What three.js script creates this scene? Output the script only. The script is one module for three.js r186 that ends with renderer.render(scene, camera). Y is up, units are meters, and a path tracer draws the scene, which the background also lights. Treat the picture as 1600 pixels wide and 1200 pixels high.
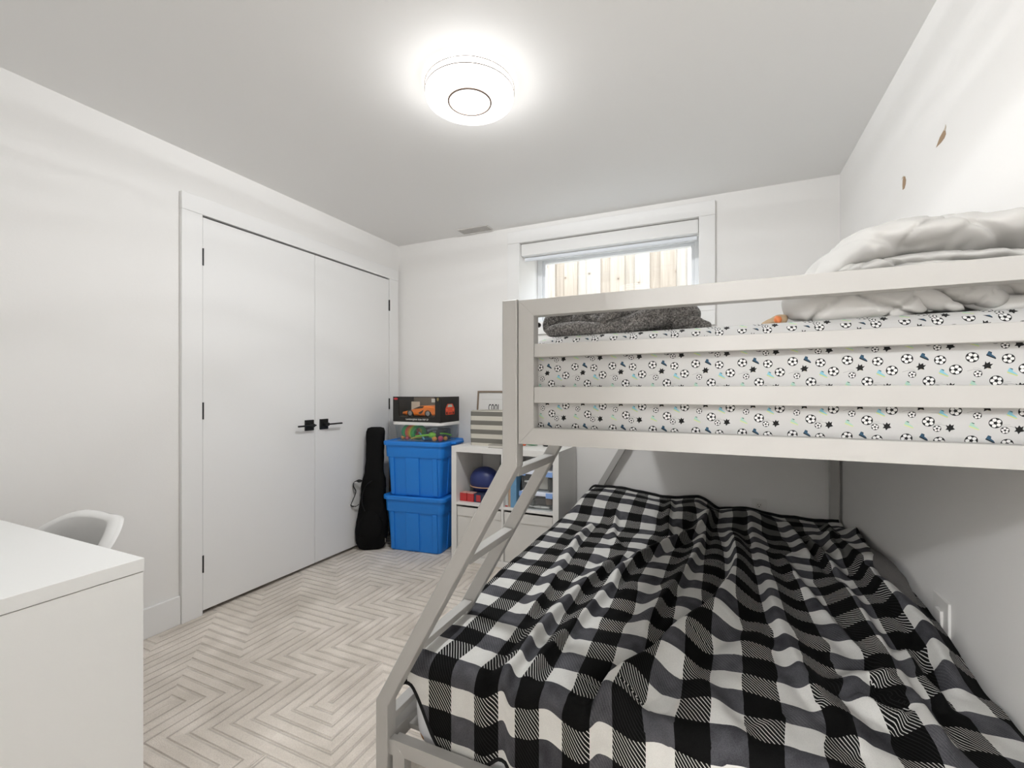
import * as THREE from 'three';
import { RectAreaLightUniformsLib } from 'three/addons/lights/RectAreaLightUniformsLib.js';
import { RoundedBoxGeometry } from 'three/addons/geometries/RoundedBoxGeometry.js';
import { mergeGeometries } from 'three/addons/utils/BufferGeometryUtils.js';

// ------------------------------------------------------------------ camera, sky, exposure
// metres; origin = floor at the back left corner, x along the window wall, z towards the camera
const scene = new THREE.Scene();
const FOCAL = 711.2, YAW = THREE.MathUtils.degToRad(24.487), HORIZON = 611, EYE = new THREE.Vector3(2.431, 1.15, 3.056);
const camera = new THREE.PerspectiveCamera(2 * Math.atan(600 / FOCAL) * 180 / Math.PI, 4 / 3, 0.02, 60);
camera.position.copy(EYE);
camera.rotation.set(0, YAW, 0);
camera.setViewOffset(1600, 1200, 0, -(HORIZON - 600), 1600, 1200);
scene.add(camera);
scene.background = new THREE.Color(0.80, 0.90, 1.0);
scene.backgroundIntensity = 3.2;
const renderer = new THREE.WebGLRenderer({ antialias: true });
renderer.toneMapping = THREE.LinearToneMapping;
renderer.toneMappingExposure = 1.72;
renderer.shadowMap.enabled = true;
RectAreaLightUniformsLib.init();
const LAMP = 1.6, DOWN = 1.4, HALL = 8.8, LIGHT = new THREE.Color(0.955, 0.975, 1.0);               // candela of each ceiling lamp

// ------------------------------------------------------------------ helpers
let seed = 1234567;
function rnd() { seed = (seed * 1664525 + 1013904223) >>> 0; return seed / 4294967296; }
function hash(x, y, z) { let h = (x * 374761393 + y * 668265263 + z * 2147483647) | 0; h = Math.imul(h ^ (h >>> 13), 1274126177); h ^= h >>> 16; return ((h >>> 0) % 65536) / 65536; }
const fade = (t) => t * t * (3 - 2 * t), mix = (a, b, t) => a + (b - a) * t, clamp = (v, a, b) => Math.min(b, Math.max(a, v));
const sstep = (a, b, x) => fade(clamp((x - a) / (b - a), 0, 1));
function noise3(x, y, z) {
  const i = Math.floor(x), j = Math.floor(y), k = Math.floor(z), u = fade(x - i), v = fade(y - j), w = fade(z - k);
  const c = (a, b, d) => hash(i + a, j + b, k + d);
  return 2 * mix(mix(mix(c(0, 0, 0), c(1, 0, 0), u), mix(c(0, 1, 0), c(1, 1, 0), u), v), mix(mix(c(0, 0, 1), c(1, 0, 1), u), mix(c(0, 1, 1), c(1, 1, 1), u), v), w) - 1;
}
const fbm = (x, y, z, n = 3) => { let s = 0, a = 0.5; for (let i = 0; i < n; i++) { s += a * noise3(x, y, z); x *= 2.03; y *= 2.03; z *= 2.03; a *= 0.5; } return s; };
// noise on a wrapped lattice, for textures that repeat
function tnoise(x, y, p, k = 0) {
  const i = Math.floor(x), j = Math.floor(y), u = fade(x - i), v = fade(y - j), m = (a) => ((a % p) + p) % p;
  return 2 * mix(mix(hash(m(i), m(j), k), hash(m(i + 1), m(j), k), u), mix(hash(m(i), m(j + 1), k), hash(m(i + 1), m(j + 1), k), u), v) - 1;
}
const taken = new Map();
function numbered(name) { const n = taken.get(name) ?? 0; taken.set(name, n + 1); return n ? name + '_' + String(n).padStart(3, '0') : name; }
function finish(m) { m.castShadow = true; m.receiveShadow = true; return m; }
function toWorldUV(g, scale = 1) {          // uv in metres by the way each face points
  if (g.index) g = g.toNonIndexed();
  const p = g.attributes.position, uv = new Float32Array(p.count * 2), a = new THREE.Vector3(), b = new THREE.Vector3(), c = new THREE.Vector3(), n = new THREE.Vector3();
  for (let i = 0; i < p.count; i += 3) {
    a.fromBufferAttribute(p, i); b.fromBufferAttribute(p, i + 1); c.fromBufferAttribute(p, i + 2);
    n.subVectors(b, a).cross(c.clone().sub(a));
    const ax = Math.abs(n.x), ay = Math.abs(n.y), az = Math.abs(n.z);
    for (let k = 0; k < 3; k++) {
      const x = p.getX(i + k), y = p.getY(i + k), z = p.getZ(i + k);
      uv[2 * (i + k)] = (ax > ay && ax > az ? z : x) / scale; uv[2 * (i + k) + 1] = (ay >= ax && ay >= az ? z : y) / scale;
    }
  }
  g.setAttribute('uv', new THREE.BufferAttribute(uv, 2));
  return g;
}
function clean(g) {
  g = g.index ? g.toNonIndexed() : g;
  const o = new THREE.BufferGeometry();
  for (const k of ['position', 'normal', 'uv']) if (g.attributes[k]) o.setAttribute(k, g.attributes[k]);
  if (!o.attributes.uv) o.setAttribute('uv', new THREE.BufferAttribute(new Float32Array(o.attributes.position.count * 2), 2));
  return o;
}
const join = (list) => (list.length === 1 ? list[0] : mergeGeometries(list.map(clean)));
function obj(name, geo, material, parent) {
  const m = finish(new THREE.Mesh(Array.isArray(geo) ? join(geo) : geo, material));
  m.name = parent ? name : numbered(name);
  const base = parent?.userData.base;
  if (base) m.geometry.translate(-base[0], -base[1], -base[2]);
  (parent ?? scene).add(m);
  return m;
}
const bases = new Map();
function thing(name, label, category, at, group) {      // group at the thing's base; parts are given in world metres
  const o = new THREE.Group(); o.name = numbered(name); o.position.set(...at); scene.add(o);
  bases.set(o, at); o.userData = { label, category }; if (group) o.userData.group = group;
  return o;
}
function part(name, geo, material, parent, sub) {       // sub: the part this piece belongs to
  const m = finish(new THREE.Mesh(Array.isArray(geo) ? join(geo) : geo, material)); m.name = name;
  const b = bases.get(parent) ?? [0, 0, 0]; m.geometry.translate(-b[0], -b[1], -b[2]);
  (sub ?? parent).add(m);
  return m;
}
function local(name, geo, material, parent) { const m = finish(new THREE.Mesh(Array.isArray(geo) ? join(geo) : geo, material)); m.name = name; parent.add(m); return m; }
function tag(o, label, category, group) { Object.assign(o.userData, { label, category }, group ? { group } : {}); return o; }
function struct(name, geo, material) { const m = obj(name, geo, material); m.userData.kind = 'structure'; return m; }
function structGroup(name, label) { const o = new THREE.Group(); o.name = name; scene.add(o); o.userData = { kind: 'structure', label }; return o; }
function bx(x0, x1, y0, y1, z0, z1, r = 0.002, seg = 2) {
  const w = x1 - x0, h = y1 - y0, d = z1 - z0;
  const g = r > 0 ? new RoundedBoxGeometry(w, h, d, seg, Math.min(r, w / 2.01, h / 2.01, d / 2.01)) : new THREE.BoxGeometry(w, h, d);
  g.translate((x0 + x1) / 2, (y0 + y1) / 2, (z0 + z1) / 2);
  return g;
}
function prism(pts, z0, z1, bevel = 0.0015) {            // polygon in x, y swept along z
  const s = new THREE.Shape(pts.map(([x, y]) => new THREE.Vector2(x, y)));
  const g = new THREE.ExtrudeGeometry(s, { depth: z1 - z0 - 2 * bevel, bevelEnabled: bevel > 0, bevelThickness: bevel, bevelSize: bevel, bevelOffset: -bevel, bevelSegments: 1 });
  g.translate(0, 0, z0 + bevel);
  return g;
}
const rot = (g, ax, a, c = [0, 0, 0]) => { g.translate(-c[0], -c[1], -c[2]); g['rotate' + ax](a); g.translate(...c); return g; };
function ringMesh(rings, capA, capB, uvFn) {             // rings: arrays of points of equal length, closed round
  const n = rings[0].length, pos = [], uv = [], idx = [];
  rings.forEach((r, i) => { for (let k = 0; k <= n; k++) { const p = r[k % n]; pos.push(p[0], p[1], p[2]); uv.push(...(uvFn ? uvFn(p, i, k) : [k / n, i / (rings.length - 1)])); } });
  const w = n + 1;
  for (let i = 0; i + 1 < rings.length; i++) for (let k = 0; k < n; k++) { const a = i * w + k; idx.push(a, a + w, a + 1, a + 1, a + w, a + w + 1); }
  for (const [cap, i, flip] of [[capA, 0, true], [capB, rings.length - 1, false]]) if (cap) {
    const c = rings[i].reduce((s, p) => [s[0] + p[0] / n, s[1] + p[1] / n, s[2] + p[2] / n], [0, 0, 0]), o = pos.length / 3;
    pos.push(...c); uv.push(...(uvFn ? uvFn(c, i, 0) : [0.5, 0.5]));
    for (let k = 0; k < n; k++) { const p = rings[i][k]; pos.push(...p); uv.push(...(uvFn ? uvFn(p, i, k) : [0.5, 0.5])); }
    for (let k = 0; k < n; k++) { const a = o + 1 + k, b = o + 1 + (k + 1) % n; flip ? idx.push(o, a, b) : idx.push(o, b, a); }
  }
  const g = new THREE.BufferGeometry();
  g.setAttribute('position', new THREE.Float32BufferAttribute(pos, 3)); g.setAttribute('uv', new THREE.Float32BufferAttribute(uv, 2)); g.setIndex(idx);
  g.computeVertexNormals();
  // heal the seam
  const N = g.attributes.normal;
  for (let i = 0; i < rings.length; i++) { const a = i * w, b = a + n, x = N.getX(a) + N.getX(b), y = N.getY(a) + N.getY(b), z = N.getZ(a) + N.getZ(b), l = Math.hypot(x, y, z) || 1; N.setXYZ(a, x / l, y / l, z / l); N.setXYZ(b, x / l, y / l, z / l); }
  return g;
}
function rrRing(y, w, d, r, cx = 0, cz = 0, nc = 5) {    // rounded rectangle ring, anticlockwise from above seen from below
  const out = [];
  r = Math.min(r, w / 2 - 1e-4, d / 2 - 1e-4);
  for (const [sx, sz, a0] of [[1, 1, 0], [-1, 1, 90], [-1, -1, 180], [1, -1, 270]])
    for (let k = 0; k <= nc; k++) { const a = (a0 + 90 * k / nc) * Math.PI / 180; out.push([cx + sx * (w / 2 - r) + r * Math.cos(a), y, cz + sz * (d / 2 - r) + r * Math.sin(a)]); }
  return out;
}
const loft = (secs, capA = true, capB = true, nc = 5) => ringMesh(secs.map((s) => rrRing(s[0], s[1], s[2], s[3], s[4] ?? 0, s[5] ?? 0, nc)), capA, capB);
function puff(points, rad, { n = 48, m = 28, sy = 1, wr = 0, fr = 30, k = 0, flat = 0, crease = 0 } = {}) {   // a soft sweep with closed round ends; rad: numbers along it
  const curve = new THREE.CatmullRomCurve3(points.map((p) => new THREE.Vector3(...p))), rings = [], up = new THREE.Vector3(0, 1, 0);
  const R = (t) => { const f = t * (rad.length - 1), i = Math.min(rad.length - 2, Math.floor(f)); return mix(rad[i], rad[i + 1], fade(f - i)); };
  for (let i = 0; i <= n; i++) {
    const t = i / n, e = 0.10, cap = t < e ? Math.sqrt(1 - (1 - t / e) ** 2) : t > 1 - e ? Math.sqrt(1 - (1 - (1 - t) / e) ** 2) : 1;
    const c = curve.getPointAt(t), T = curve.getTangentAt(t), S = new THREE.Vector3().crossVectors(T, up).normalize(), U = new THREE.Vector3().crossVectors(S, T);
    const r = R(t) * Math.max(cap, 0.02), ring = [];
    for (let j = 0; j < m; j++) {
      const a = j / m * 2 * Math.PI, p = c.clone().addScaledVector(S, r * Math.cos(a)).addScaledVector(U, r * sy * Math.sin(a));
      const cr = (q, w) => Math.exp(-((q / w) ** 2)), d = wr * (fbm(p.x * fr + k, p.y * fr * 1.3, p.z * fr + k * 2, 3) + 0.6 * (0.5 - Math.abs(noise3(p.x * fr * 0.8 + p.y * fr * 0.7 + k, p.z * fr * 0.5, k)))) * Math.min(1, cap * 1.5) - crease * (cr(noise3(p.x * fr * 0.6 + p.y * fr * 0.9 + k, p.y * fr * 0.4, p.z * fr * 0.3 + k), 0.09) + 0.7 * cr(noise3(p.x * fr * 1.3 - p.y * fr * 1.4 + k, 3.3, p.z * fr * 0.7), 0.10)) * Math.min(1, cap * 1.5);
      const q = p.clone().sub(c).normalize(); p.addScaledVector(q, d);
      if (p.y < flat) p.y = flat;
      ring.push([p.x, p.y, p.z]);
    }
    rings.push(ring);
  }
  return ringMesh(rings, true, true, (p) => [p[0], p[1] + p[2]]);
}
function tube(points, r, seg = 24, rs = 6, closed = false) { return new THREE.TubeGeometry(new THREE.CatmullRomCurve3(points.map((p) => new THREE.Vector3(...p)), closed), seg, r, rs, closed); }
function pixelAt(u, v, y) {                              // photo pixel to the point where its ray meets height y
  const dx = -Math.sin(YAW) + Math.cos(YAW) * (u - 800) / FOCAL, dz = -Math.cos(YAW) - Math.sin(YAW) * (u - 800) / FOCAL, dy = (HORIZON - v) / FOCAL, t = (y - EYE.y) / dy;
  return [EYE.x + dx * t, y, EYE.z + dz * t];
}
function canvasTex(w, h, draw, repeat = true) {
  const c = document.createElement('canvas'); c.width = w; c.height = h; draw(c.getContext('2d'), w, h);
  const t = new THREE.CanvasTexture(c); t.colorSpace = THREE.SRGBColorSpace; if (repeat) t.wrapS = t.wrapT = THREE.RepeatWrapping; t.anisotropy = 8; return t;
}
function dataTex(w, h, fn, srgb = true) {
  const d = new Uint8Array(w * h * 4);
  for (let y = 0; y < h; y++) for (let x = 0; x < w; x++) { const c = fn(x / w, y / h), i = 4 * (y * w + x); d[i] = clamp(c[0], 0, 255); d[i + 1] = clamp(c[1], 0, 255); d[i + 2] = clamp(c[2], 0, 255); d[i + 3] = 255; }
  const t = new THREE.DataTexture(d, w, h); t.wrapS = t.wrapT = THREE.RepeatWrapping; t.magFilter = THREE.LinearFilter; t.minFilter = THREE.LinearMipmapLinearFilter; t.generateMipmaps = true;
  if (srgb) t.colorSpace = THREE.SRGBColorSpace; t.needsUpdate = true; return t;
}
const std = (color, roughness = 0.6, o = {}) => new THREE.MeshStandardMaterial({ color, roughness, ...o });
const phys = (color, roughness = 0.6, o = {}) => new THREE.MeshPhysicalMaterial({ color, roughness, ...o });

// ------------------------------------------------------------------ materials
const peel = dataTex(256, 256, (u, v) => { const n = 128 + 60 * tnoise(u * 64, v * 64, 64) + 40 * tnoise(u * 128, v * 128, 128, 3); return [n, n, n]; }, false);
const M = {
  wall: std('#f4f2ef', 0.75, { bumpMap: peel, bumpScale: 0.0002 }),
  ceiling: std('#f9f8f6', 0.9),
  trim: std('#f4f3f1', 0.45),
  door: std('#f3f2f0', 0.5),
  black: std('#0b0b0b', 0.45),
  bed: std('#b6b4b0', 0.42),
  desk: std('#fafaf8', 0.42),
  shelf: std('#eceae6', 0.5),
  vinyl: std('#f0f2f4', 0.35),
  plate: std('#eceae6', 0.35),
  dark: std('#1a1a1c', 0.7),
};

// carpet: cut loop pile carved with stepped lines that turn at mitred corners; 45 mm between grooves, 1.08 m repeat
const STEP = 0.27, PITCH = 0.045, CT = 1.08;
function carpetAt(x, z) {
  const m = (((x - 1.125) % CT) + CT) % CT, xm = m < CT / 2 ? m : CT - m, e = (xm - z + 1.795) / STEP, k = Math.floor(e), horizontal = ((k % 2) + 2) % 2 === 1;
  const d = (horizontal ? z : xm + 1.795) / PITCH + 40, f = d - Math.floor(d);
  return { f, id: Math.floor(d) & 7, horizontal, edge: Math.min(f, 1 - f) * PITCH };
}
const carpetColor = dataTex(2048, 2048, (u, v) => {
  const x = u * CT, z = v * CT, c = carpetAt(x, z);
  const grooveShade = 1 - sstep(0.0012, 0.0042, c.edge + 0.0012 * tnoise(u * 256, v * 256, 256, 5));
  const nap = c.horizontal ? tnoise(u * 16, v * 48, 48, 7 + (c.id & 3)) : tnoise(u * 48, v * 16, 48, 8 + (c.id & 3));
  const patch = tnoise(u * 6, v * 6, 6, 11) * 5 + tnoise(u * 14, v * 14, 14, 12) * 5;
  const fine = tnoise(u * 512, v * 512, 512, 13) * 7 + tnoise(u * 1024, v * 1024, 1024, 14) * 7;
  const speck = hash(Math.floor(u * 700), Math.floor(v * 700), 21) > 0.9993 ? -34 : 0;
  const k = 6 * nap + 1.9 * patch + fine + speck - 13 * grooveShade * (0.55 + 0.45 * tnoise(u * 30, v * 30, 30, 17));  // last term paints shade into the carved lines, on top of the bump
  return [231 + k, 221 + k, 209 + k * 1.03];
});
const carpetBump = dataTex(2048, 2048, (u, v) => {
  const c = carpetAt(u * CT, v * CT), h = 215 * sstep(0.0005, 0.008, c.edge) + 14 * tnoise(u * 512, v * 512, 512, 31) + 10 * tnoise(u * 1024, v * 1024, 1024, 32) + 10 * tnoise(u * 40, v * 40, 40, 33);
  return [h, h, h];
}, false);
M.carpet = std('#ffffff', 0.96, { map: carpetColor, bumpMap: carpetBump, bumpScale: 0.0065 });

// ------------------------------------------------------------------ room shell
const W = 3.04, HC = 2.354, ZF = 3.15, ZE = 5.60;      // ZF: wall with the doorway that the camera stands in; ZE: end of the hall behind it
{
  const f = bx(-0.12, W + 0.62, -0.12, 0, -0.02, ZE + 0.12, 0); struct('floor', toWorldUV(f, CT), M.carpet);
  struct('ceiling', bx(-0.12, W + 0.62, HC, HC + 0.12, -0.42, ZE + 0.12, 0), M.ceiling);
  const wallRight = struct('wall_right', toWorldUV(bx(W, W + 0.12, 0, HC, 0, ZF, 0), 0.4), M.wall);
  const sf = new THREE.Shape([[-0.12, 0], [2.02, 0], [2.02, 2.07], [2.88, 2.07], [2.88, 0], [W + 0.62, 0], [W + 0.62, HC], [-0.12, HC]].map(([a, b]) => new THREE.Vector2(a, b)));
  const gf = new THREE.ExtrudeGeometry(sf, { depth: 0.12, bevelEnabled: false }); gf.translate(0, 0, ZF); struct('wall_front', toWorldUV(gf, 0.4), M.wall);
  struct('wall_hall', [bx(1.1, W + 0.62, 0, HC, ZE, ZE + 0.12, 0), bx(1.1, 1.2, 0, HC, ZF + 0.12, ZE, 0), bx(W + 0.5, W + 0.62, 0, HC, ZF + 0.12, ZE, 0)], M.wall);
  // left wall with the closet opening
  const sh = new THREE.Shape([[0, 0], [0.130, 0], [0.130, 2.060], [1.596, 2.060], [1.596, 0], [ZF, 0], [ZF, HC], [0, HC]].map(([a, b]) => new THREE.Vector2(a, b)));
  const gl = new THREE.ExtrudeGeometry(sh, { depth: 0.12, bevelEnabled: false }); gl.rotateY(-Math.PI / 2);
  struct('wall_left', toWorldUV(gl, 0.4), M.wall);
  struct('wall_closet', [bx(-0.75, -0.7, 0, HC, 0, 1.75, 0), bx(-0.7, -0.12, 0, HC, -0.05, 0.0, 0), bx(-0.7, -0.12, 0, HC, 1.7, 1.75, 0), bx(-0.75, -0.12, HC, HC + 0.1, -0.05, 1.75, 0), bx(-0.75, -0.12, -0.12, -0.0, -0.05, 1.75, 0)], std('#0c0b0b', 0.9));  // near-black interior: shade put into the colour to keep the door gaps dark
  // window wall, thick basement wall with a deep reveal
  const sb = new THREE.Shape([[-0.12, -0.12], [W + 0.12, -0.12], [W + 0.12, HC], [-0.12, HC]].map(([a, b]) => new THREE.Vector2(a, b)));
  sb.holes.push(new THREE.Path([[1.105, 1.645], [2.315, 1.645], [2.315, 2.228], [1.105, 2.228]].map(([a, b]) => new THREE.Vector2(a, b))));
  const gb = new THREE.ExtrudeGeometry(sb, { depth: 0.42, bevelEnabled: false }); gb.translate(0, 0, -0.42);
  struct('wall_back', toWorldUV(gb, 0.4), M.wall);
  // two torn patches where the paint came off with the paper
  const torn = std('#a98f74', 0.95), pale = std('#cfc3b2', 0.95);
  const patch = (pts, m, name, dx) => {
    const s = new THREE.Shape(pts.map(([z, y]) => new THREE.Vector2(z, 1.912 + (y - 1.912) * (z > 1.1 ? 0.55 : 0.72))));
    const g = new THREE.ExtrudeGeometry(s, { depth: 0.0006, bevelEnabled: false, curveSegments: 8 }); g.rotateY(-Math.PI / 2); g.translate(W - dx, 0, 0);
    const m_ = finish(new THREE.Mesh(g, m)); m_.name = name; wallRight.add(m_);
  };
  patch([[1.236, 1.892], [1.246, 1.905], [1.262, 1.925], [1.284, 1.937], [1.296, 1.943], [1.300, 1.925], [1.303, 1.905], [1.292, 1.893], [1.270, 1.889]], torn, 'torn_patch', 0.0002);
  patch([[1.288, 1.938], [1.296, 1.945], [1.302, 1.958], [1.305, 1.940], [1.301, 1.926]], pale, 'torn_edge', 0.0005);
  patch([[0.955, 1.872], [0.953, 1.895], [0.955, 1.920], [0.964, 1.935], [0.978, 1.928], [0.987, 1.905], [0.984, 1.885], [0.972, 1.870]], torn, 'torn_patch', 0.0002);
  patch([[0.944, 1.931], [0.952, 1.938], [0.966, 1.938], [0.962, 1.931]], pale, 'torn_edge', 0.0005);
  struct('baseboard_left', bx(0, 0.015, 0, 0.14, 1.6905, ZF, 0.003), M.trim);
  struct('baseboard_back', bx(0.016, W, 0, 0.14, 0, 0.015, 0.003), M.trim);
  struct('baseboard_right', bx(W - 0.015, W, 0, 0.14, 0.016, ZF, 0.003), M.trim);
}
// closet casing and doors
{
  const c = structGroup('trim_1', 'flat white casing round the closet doors');
  local('casing_side', bx(0, 0.022, 0, 2.053, 1.590, 1.690, 0.002), M.trim, c);
  local('casing_side', bx(0, 0.022, 0, 2.053, 0.030, 0.136, 0.002), M.trim, c);
  local('casing_head', bx(0, 0.022, 2.0535, 2.140, 0.030, 1.690, 0.002), M.trim, c);
  const mk = (n, z0, z1, hingeZ, plateZ, leverA, leverB) => {
    const g = structGroup(n, 'plain white closet door with black hinges and lever');
    local('door_panel', bx(-0.020, 0.0165, 0.022, 2.043, z0, z1, 0.0015), M.door, g);
    for (const y of [1.838, 1.048, 0.262]) { const h = new THREE.CylinderGeometry(0.0042, 0.0042, 0.087, 10); h.translate(0.0215, y, hingeZ); local('hinge', [h, bx(0.010, 0.0175, y - 0.0435, y + 0.0435, hingeZ - 0.006, hingeZ + 0.006, 0)], M.black, g); }
    const hd = local('handle_plate', bx(0.0165, 0.026, 0.895, 0.963, plateZ - 0.034, plateZ + 0.034, 0.0015), M.black, g);
    const st = new THREE.CylinderGeometry(0.011, 0.011, 0.045, 14); st.rotateZ(Math.PI / 2); st.translate(0.042, 0.929, plateZ);
    local('lever', [st, bx(0.054, 0.066, 0.924, 0.934, Math.min(leverA, leverB), Math.max(leverA, leverB), 0.002)], M.black, hd);
    return g;
  };
  mk('door_1', 0.8755, 1.5865, 1.5885, 0.923, 0.904, 1.040);
  mk('door_2', 0.1395, 0.8725, 0.1375, 0.804, 0.813, 0.682);
}
// window
{
  const w = structGroup('window_1', 'wide white vinyl basement window with one clear pane');
  const z0 = -0.415, z1 = -0.345, X0 = 1.1055, X1 = 2.3145, Y0 = 1.6455, Y1 = 2.2275, fw = 0.040, sw = 0.022;
  const four = (x0, x1, y0, y1, t, za, zb, name, par) => { local(name, bx(x0, x1, y1 - t, y1, za, zb, 0.003), M.vinyl, par); local(name, bx(x0, x1, y0, y0 + t, za, zb, 0.003), M.vinyl, par); local(name, bx(x0, x0 + t, y0 + t, y1 - t, za, zb, 0.003), M.vinyl, par); local(name, bx(x1 - t, x1, y0 + t, y1 - t, za, zb, 0.003), M.vinyl, par); };
  four(X0, X1, Y0, Y1, fw, z0, z1, 'window_frame', w);
  four(X0 + fw, X1 - fw, Y0 + fw, Y1 - fw, sw, z0 + 0.01, z1 - 0.016, 'sash', w);
  local('pane', bx(X0 + fw + sw - 0.004, X1 - fw - sw + 0.004, Y0 + fw + sw - 0.004, Y1 - fw - sw + 0.004, -0.389, -0.385, 0), phys('#ffffff', 0.0, { transmission: 1, thickness: 0, ior: 1.5 }), w);
  const c = structGroup('trim_2', 'flat white casing round the window');
  local('casing_head', bx(1.012, 2.408, 2.2285, 2.316, 0, 0.02, 0.002), M.trim, c);
  local('casing_sill', bx(1.012, 2.408, 1.556, 1.6445, 0, 0.02, 0.002), M.trim, c);
  local('casing_side', bx(1.012, 1.1045, 1.645, 2.228, 0, 0.02, 0.002), M.trim, c);
  local('casing_side', bx(2.3155, 2.408, 1.645, 2.228, 0, 0.02, 0.002), M.trim, c);
  const b = thing('roller_blind', 'white roller blind wound up in its cassette above the window pane', 'blind', [1.71, 2.12, -0.05]);
  part('cassette', bx(1.108, 2.312, 2.139, 2.224, -0.085, -0.008, 0.004), M.trim, b);
  const hb = new THREE.CylinderGeometry(0.011, 0.011, 1.18, 16); hb.rotateZ(Math.PI / 2); hb.scale(1, 1.25, 0.8); hb.translate(1.71, 2.124, -0.062);
  part('hem_bar', hb, std('#e9edf2', 0.5), b);
}
// outside: window well ground and a board on board fence
{
  struct('ground', bx(-3, 7, 1.2, 1.5, -1.9, -0.42, 0), std('#b8b0a4', 0.95));
  const wood = dataTex(512, 1024, (u, v) => {
    const g = tnoise(u * 40 + 0.8 * tnoise(u * 4, v * 6, 4, 3), v * 4, 40, 1) * 9 + tnoise(u * 120, v * 6, 120, 2) * 6 + tnoise(u * 3, v * 3, 3, 9) * 9;
    let k = 0; for (const [a, b] of [[0.12, 0.22], [0.37, 0.63], [0.62, 0.11], [0.86, 0.81], [0.23, 0.9], [0.71, 0.47]]) { const d = Math.hypot((u - a) * 1.0, (v - b) * 2.0); k -= 70 * Math.exp(-((d / 0.014) ** 2)) + 16 * Math.exp(-((d / 0.04) ** 2)); }
    return [182 + g + k, 174 + g + k * 1.1, 164 + g + k * 1.15];
  });
  const tones = ['#f6f0e8', '#ebe2d8', '#fbf8f4', '#e6dcd1'].map((c) => std(c, 0.85, { map: wood }));
  const f = thing('fence', 'pale unpainted vertical board fence outside the window', 'fence', [1.6, 1.5, -1.5]);
  let x = -1.2, k = 0;
  while (x < 4.6) {
    const wide = k % 2 === 0, w = wide ? 0.142 : 0.098, z = wide ? -1.482 : -1.505;
    const g = bx(x + (wide ? 0 : -0.02), x + w + (wide ? 0 : 0.02), 1.5, 2.62, z - 0.018, z, 0.004, 1), uv = g.attributes.uv, p = g.attributes.position, ou = (k * 0.283) % 1, ov = (k * 0.617) % 1;
    for (let i = 0; i < uv.count; i++) uv.setXY(i, (p.getX(i) - x) / 0.55 + ou, p.getY(i) / 1.1 + ov);
    part('fence_board', g, tones[(k * 7 + (k >> 1)) % 4], f); x += w; k++;
  }
  part('fence_rail', bx(-1.2, 4.6, 1.75, 1.84, -1.57, -1.524, 0.003), tones[1], f);
  part('fence_rail', bx(-1.2, 4.6, 2.4, 2.49, -1.57, -1.524, 0.003), tones[1], f);
}
// ceiling lamps: the bedroom's and the one in the hall behind the camera
function ceilingLamp(cx, cz, power, down, spread, label) {
  const l = thing('ceiling_lamp', label, 'lamp', [cx, HC, cz]);
  const lathe = (pts, n = 72) => { const g = new THREE.LatheGeometry(pts.map(([r, y]) => new THREE.Vector2(r, y)), n); g.translate(cx, 0, cz); return g; };
  part('base', lathe([[0.001, 2.3539], [0.150, 2.3539], [0.152, 2.3535], [0.152, 2.3505], [0.001, 2.3502]]), std('#e8e8e8', 0.5), l);
  const glow = std('#ffffff', 0.5, { emissive: '#fff9f2', emissiveIntensity: 1.1 });
  part('diffuser', lathe([[0.001, 2.350], [0.160, 2.350], [0.170, 2.344], [0.172, 2.325], [0.172, 2.296], [0.169, 2.285], [0.160, 2.279], [0.001, 2.276]]), glow, l);
  const ring = (R, y, r, c, n) => { const g = new THREE.TorusGeometry(R, r, 8, 96); g.rotateX(Math.PI / 2); g.translate(cx, y, cz); part(n, g, std(c, 0.6), l); };
  ring(0.082, 2.2765, 0.0036, '#4c3d33', 'face_ring'); ring(0.1722, 2.332, 0.0014, '#5c4c44', 'rim_ring'); ring(0.1725, 2.308, 0.0014, '#5c4c44', 'rim_ring');
  for (let i = 0; i < 6; i++) { const a = i * Math.PI / 3, p = new THREE.PointLight(LIGHT, power / 6); p.position.set(cx + spread * Math.cos(a), 2.3455, cz + spread * Math.sin(a)); p.castShadow = true; p.shadow.radius = 0.2; p.shadow.mapSize.set(1024, 1024); p.name = 'lamp_light'; scene.add(p); }
  const r = new THREE.RectAreaLight(LIGHT, down / 0.0484, 0.22, 0.22); r.position.set(cx, 2.29, cz); r.lookAt(cx, 0, cz); r.name = 'lamp_panel_light'; scene.add(r);   // the lit plate behind the diffuser's face
}
ceilingLamp(1.545, 1.508, LAMP, DOWN, 0.06, 'round white flush ceiling lamp with a thin bronze ring above the bedroom carpet');
ceilingLamp(1.62, 5.00, HALL, 0.5, 0.145, 'round white flush ceiling lamp in the hall outside the bedroom doorway');
// ceiling vent
{
  const v = thing('ceiling_vent', 'small white rectangular air vent in the ceiling by the window wall', 'vent', [0.775, HC, 0.085]);
  const m = std('#cfccc8', 0.5), y = HC;
  part('vent_frame', [bx(0.65, 0.90, y - 0.006, y, 0.034, 0.046, 0.001), bx(0.65, 0.90, y - 0.006, y, 0.122, 0.134, 0.001), bx(0.65, 0.664, y - 0.006, y, 0.046, 0.122, 0.001), bx(0.886, 0.90, y - 0.006, y, 0.046, 0.122, 0.001)], m, v);
  part('vent_back', bx(0.664, 0.886, y - 0.0012, y - 0.0002, 0.046, 0.122, 0), std('#4a4846', 0.9), v);
  for (let i = 0; i < 5; i++) part('louver', rot(bx(0.667, 0.883, y - 0.005, y - 0.0035, 0.051 + i * 0.0146, 0.0645 + i * 0.0146, 0), 'X', 0.1, [0, y - 0.004, 0.0575 + i * 0.0146]), m, v);
}
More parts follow.
